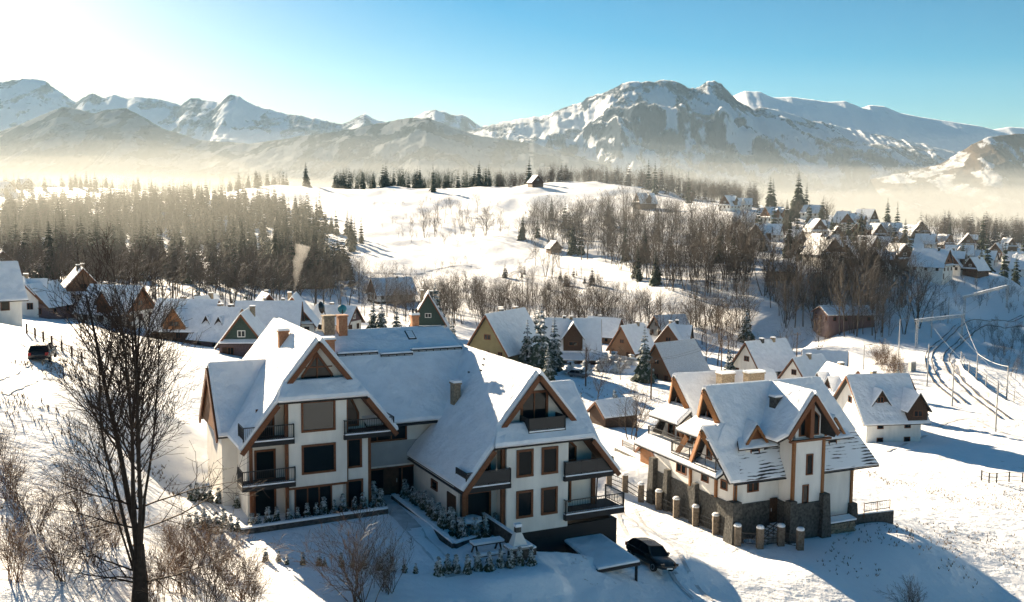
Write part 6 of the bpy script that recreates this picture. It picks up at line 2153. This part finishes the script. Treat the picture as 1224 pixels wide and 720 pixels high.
for px, py, h, lb, lamp in ((1108,462,9,'catenary mast on the sunlit snow left of the tracks',False),(1138,486,9,'catenary mast standing inside the railway curve',False),
                      (1190,516,8.5,'nearest catenary mast beside the curved parapet',False),(1167,458,6.5,'first fence post mast on the outer side of the parapet',False),(1203,480,7.0,'second post mast on the outer side of the parapet, near the picture edge',False),
                      (1074,428,10,'tall lamp post at the end of the sunlit bank',True),(1113,404,8,'mast beside the left leg of the nearer portal',False),(1032,442,6,'short lamp post above the white walled house',True),(1133,388,8,'mast in the blue shade between the two portals',False)):
    W.append((mast(px, py, h, lb, 2.0, lamp), h))
def wire(label, pts):
    m_ = MB()
    for a, b in zip(pts[:-1], pts[1:]):
        m_.tube(sag(a, b, 0.5), 0.035, 3, False)
    return tag(m_.build('overhead_wire', M['steel']), label, 'wire')
top = lambda A, f, dz: tuple(A[0]+(A[1]-A[0])*f+np.array([0, 0, A[2]-dz]))
wire('contact wire over the left railway track', [tuple(W[1][0]+np.array([2, .5, 8.4])), top(g1, .3, 2.0), top(g2, .3, 2.0)])
wire('contact wire over the right railway track', [tuple(W[2][0]+np.array([2, .5, 8.0])), top(g1, .7, 2.0), top(g2, .7, 2.0)])
wire('cable strung from the portal to the posts outside the parapet', [top(g1, 1, 0.5), tuple(W[3][0]+np.array([0, 0, 6.4])), tuple(W[4][0]+np.array([0, 0, 6.9])), tuple(W[4][0]+np.array([14, -22, 6.0]))])
t = gthing('signal_cabinet', 'pale upright switch cabinet on the snow left of the tracks', 'cabinet', 1090, 444, 0.3)
MB().box(-0.7, 0.7, -0.5, 0.5, -0.2, 2.2).build('cabinet_body', M['plaster'], t)
MB().box(-0.74, 0.74, -0.54, 0.54, 2.203, 2.4).build('snow_cap', M['snow'], t)
MB().box(-0.6, 0.6, -0.53, -0.503, 0.1, 2.0).build('door', M['concrete'], t)
# sunlit rusty bushes near the cabinet
for i, (px, py, s_) in enumerate(((1048,436,1.5),(1058,434,1.7),(1064,440,1.5),(1070,446,1.6),(1054,442,1.3),(1076,452,1.5),(1066,456,1.4),(1072,464,1.3))):
    o = link('bare_shrub', shr[i % 4], None, hit(px, py))
    o.scale = (s_,)*3
    tag(o, 'sunlit reddish bush on the bank between the dormered white house and the railway', 'shrub', 'reddish bushes by the railway')
# snowy garden bushes below the dark timber house
for i, (px, py, s_) in enumerate(((722,437,3.4),(735,436,3.8),(746,440,3.2),(716,444,3.0),(755,436,3.0),(738,446,3.2),(700,446,3.4),(682,448,3.4))):
    o = link('snowy_shrub', tj[i % 4], None, hit(px, py))
    o.scale = (s_*1.5, s_*1.5, s_*0.9)
    tag(o, 'rounded snow covered bush in the garden right of the dark timber house', 'shrub', 'snowy garden bushes')

# village power line
up = []
for px, py, lb in ((700, 462, 'wooden power pole on the slope below the dark timber house'), (778, 478, 'wooden power pole left of the chalet behind its rear gable'), (862, 444, 'wooden power pole before the white walled house'), (952, 432, 'wooden power pole on the snow beyond the low cottage')):
    p = hit(px, py)
    t = thing('power_pole', lb, 'power pole', p)
    MB().tube([(0, 0, -0.5), (0, 0, 7.5)], [0.16, 0.11], 7).build('pole', M['darkwood'], t)
    MB().bar((-0.9, 0, 7.0), (0.9, 0, 7.0), 0.1, 0.1).build('crossarm', M['darkwood'], t)
    for x in (-0.8, 0.8):
        MB().lathe([(0.05, 7.05), (0.07, 7.12), (0.03, 7.25)], 6, (x, 0, 0)).build('insulator', M['concrete'], t)
    up.append(p)
for x, lb in ((-0.8, 'left wire of the village power line'), (0.8, 'right wire of the village power line')):
    m_ = MB()
    for a, b in zip(up[:-1], up[1:]):
        m_.tube(sag(a+np.array([x, 0, 7.25]), b+np.array([x, 0, 7.25]), 0.7), 0.03, 3, False)
    tag(m_.build('power_line', M['metal']), lb, 'wire')

# ------------------------------------------------------------------ tyre ruts and trodden paths
M['packed'] = mat('packed dirty snow', (0.42, 0.42, 0.43), 0.7, col2=(0.68, 0.69, 0.71), scale=1.2, bump=0.5, bscale=5)
def trail(name, pts, w, offs=(0.0,), dense=0.6):
    P = smooth(pts, max(12, int(sum(np.hypot(*(np.asarray(b)-np.asarray(a))[:2]) for a, b in zip(pts[:-1], pts[1:]))/dense)))
    d = np.gradient(P, axis=0)
    d[:, 2] = 0
    d /= np.linalg.norm(d, axis=1)[:, None]+1e-9
    nm = np.stack([-d[:, 1], d[:, 0], 0*d[:, 0]], -1)
    mb = MB()
    for off in offs:
        A, B = P+nm*(off-w/2), P+nm*(off+w/2)
        wob = np.array([rng.uniform(-.06, .06) for _ in P])[:, None]
        A, B = A+nm*wob, B+nm*wob
        A[:, 2], B[:, 2] = ground(A[:, 0], A[:, 1])+0.03, ground(B[:, 0], B[:, 1])+0.03
        n = len(P)
        mb.add(list(A)+list(B), [(i, i+1, n+i+1, n+i) for i in range(n-1)])
    return struct(mb.build(name, M['packed'], None, True))
trail('path', [hit(*q) for q in ((800, 690), (775, 672), (735, 640), (728, 612), (735, 590))], 0.34, (-0.75, 0.75))
trail('path', [hit(*q) for q in ((840, 720), (812, 688), (800, 665), (770, 630), (748, 604))], 0.34, (-0.75, 0.75))
trail('path', [hit(*q) for q in ((448, 588), (462, 600), (478, 618), (500, 640), (520, 662), (545, 690))], 1.3)
trail('path', [hit(*q) for q in ((-10, 470), (30, 452), (52, 434), (48, 420), (30, 408))], 0.4, (-0.8, 0.8))
trail('path', [hit(*q) for q in ((425, 326), (500, 330), (560, 318), (620, 326), (680, 338))], 1.6)
trail('path', [hit(*q) for q in ((700, 246), (660, 268), (640, 300), (610, 330), (560, 346), (480, 366))], 1.2, (-0.9, 0.9))
trail('path', [hit(*q) for q in ((700, 470), (745, 500), (770, 515), (850, 505), (930, 500))], 0.7)
trail('path', [hit(*q) for q in ((1060, 540), (1090, 528), (1130, 505), (1160, 500), (1230, 530))], 0.6)

# ------------------------------------------------------------------ chimney smoke
def smoke(label, px, py, D, dz, H, r0, r1, seed, dens=0.12):
    p = spot(px, py, D, dz)
    r = random.Random(seed)
    pts, rad = [], []
    for i in range(10):
        f = i/9
        pts.append((r.gauss(0, 0.12)+f*f*2.2, r.gauss(0, .1), H*f))
        rad.append(r0+(r1-r0)*f*r.uniform(0.85, 1.15))
    m_ = MB().tube(pts, rad, 10)
    o = m_.build('smoke', M['smoke'], None, True)
    o.location = p
    return stuff(o, label, 'smoke')
def mat_smoke():
    m = bpy.data.materials.new('white wood smoke')
    m.use_nodes = True
    nt = m.node_tree
    nt.nodes.remove(nt.nodes['Principled BSDF'])
    v = nt.nodes.new('ShaderNodeVolumePrincipled')
    v.inputs['Color'].default_value = (1, 1, 1, 1)
    v.inputs['Density'].default_value = 0.035
    v.inputs['Anisotropy'].default_value = 0.4
    nt.links.new(v.outputs[0], nt.nodes['Material Output'].inputs['Volume'])
    return m
M['smoke'] = mat_smoke()
smoke('white smoke rising straight up from the chimney of the dark green gabled house', 353, 400, 228, 9.5, 11, 0.22, 1.7, 3)
# ------------------------------------------------------------------ the air
def mat_vol(name, col, dens, ani):
    m = bpy.data.materials.new(name)
    m.use_nodes = True
    nt = m.node_tree
    nt.nodes.remove(nt.nodes['Principled BSDF'])
    v = nt.nodes.new('ShaderNodeVolumePrincipled')
    v.inputs['Color'].default_value = (*col, 1)
    v.inputs['Density'].default_value = dens
    v.inputs['Anisotropy'].default_value = ani
    nt.links.new(v.outputs[0], nt.nodes['Material Output'].inputs['Volume'])
    return m
HB = min(float(gz.min())-1.0, -120)
hz = MB().box(-14000, 14000, -1200, 13500, HB, 1700).build('haze', mat_vol('haze', (0.45, 0.72, 1.0), 1.7e-5, 0.2))
stuff(hz, 'thin cold haze filling the air over the whole valley', 'haze')
# banks of mist lying in the valleys
def bank(label, x0, x1, y0, y1, zb, top_f, dens, ani, seed, soft=(500, 700, 700), nx=60, ny=24, wob=90, wav=700, col=(0.57, 0.58, 0.57)):
    xs, ys = np.linspace(x0, x1, nx), np.linspace(y0, y1, ny)
    YY, XX = np.meshgrid(ys, xs, indexing='ij')
    e = np.minimum(1, np.minimum((YY-y0)/soft[0], (y1-YY)/soft[1]))*np.minimum(1, np.minimum(XX-x0, x1-XX)/soft[2])
    top = zb+1+np.maximum(2, top_f(XX, YY)+(fbm(XX/wav, YY/wav, 4, seed)-0.5)*wob-zb)*np.clip(e, 0.0, 1)**0.7
    bot = np.full_like(top, zb)
    V_ = np.concatenate([np.stack([XX, YY, top], -1).reshape(-1, 3), np.stack([XX, YY, bot], -1).reshape(-1, 3)])
    ii = np.arange(nx*ny).reshape(ny, nx)
    F_ = np.stack([ii[:-1, :-1], ii[:-1, 1:], ii[1:, 1:], ii[1:, :-1]], -1).reshape(-1, 4)
    F2 = F_[:, ::-1]+nx*ny
    rim = np.concatenate([ii[0, :], ii[1:, -1], ii[-1, -2::-1], ii[-2:0:-1, 0]])
    r2 = np.roll(rim, -1)
    F3 = np.stack([rim, r2, r2+nx*ny, rim+nx*ny], -1)[:, ::-1]
    o = link('mist', np_mesh('mist', V_, np.concatenate([F_, F2, F3]), mat_vol('mist', col, dens, ani), True))
    return stuff(o, label, 'mist')
bank('dense low bank of mist lying in the valley below the mountains', -3600, 3600, 1350, 3600, -44, lambda X, Y: CAM_Z+45-X*0.006, 4.5e-4, 0.2, 77)
bank('middle layer of the valley mist', -3650, 3650, 1380, 3750, -42, lambda X, Y: CAM_Z+110-X*0.012, 2.4e-4, 0.2, 80, wob=110, col=(0.56, 0.57, 0.56))
bank('thin upper veil of mist reaching up to the feet of the mountains', -3800, 3800, 1420, 4000, -40, lambda X, Y: CAM_Z+210-X*0.035, 1.0e-4, 0.15, 78, wob=170, col=(0.46, 0.54, 0.6))
bank('thin sunlit mist between the trees of the left spruce wood', -520, -40, 300, 980, -12, lambda X, Y: 44-0.02*(Y-600), 0.75e-3, 0.25, 79, col=(0.56, 0.57, 0.535), soft=(120, 150, 120), wob=18, wav=120)
bank('faint cold mist hanging over the woods of the middle hillside', -60, 620, 330, 960, -16, lambda X, Y: 50-0.02*(Y-600), 2.6e-4, 0.2, 81, soft=(120, 150, 120), wob=18, wav=120, col=(0.55, 0.6, 0.62))
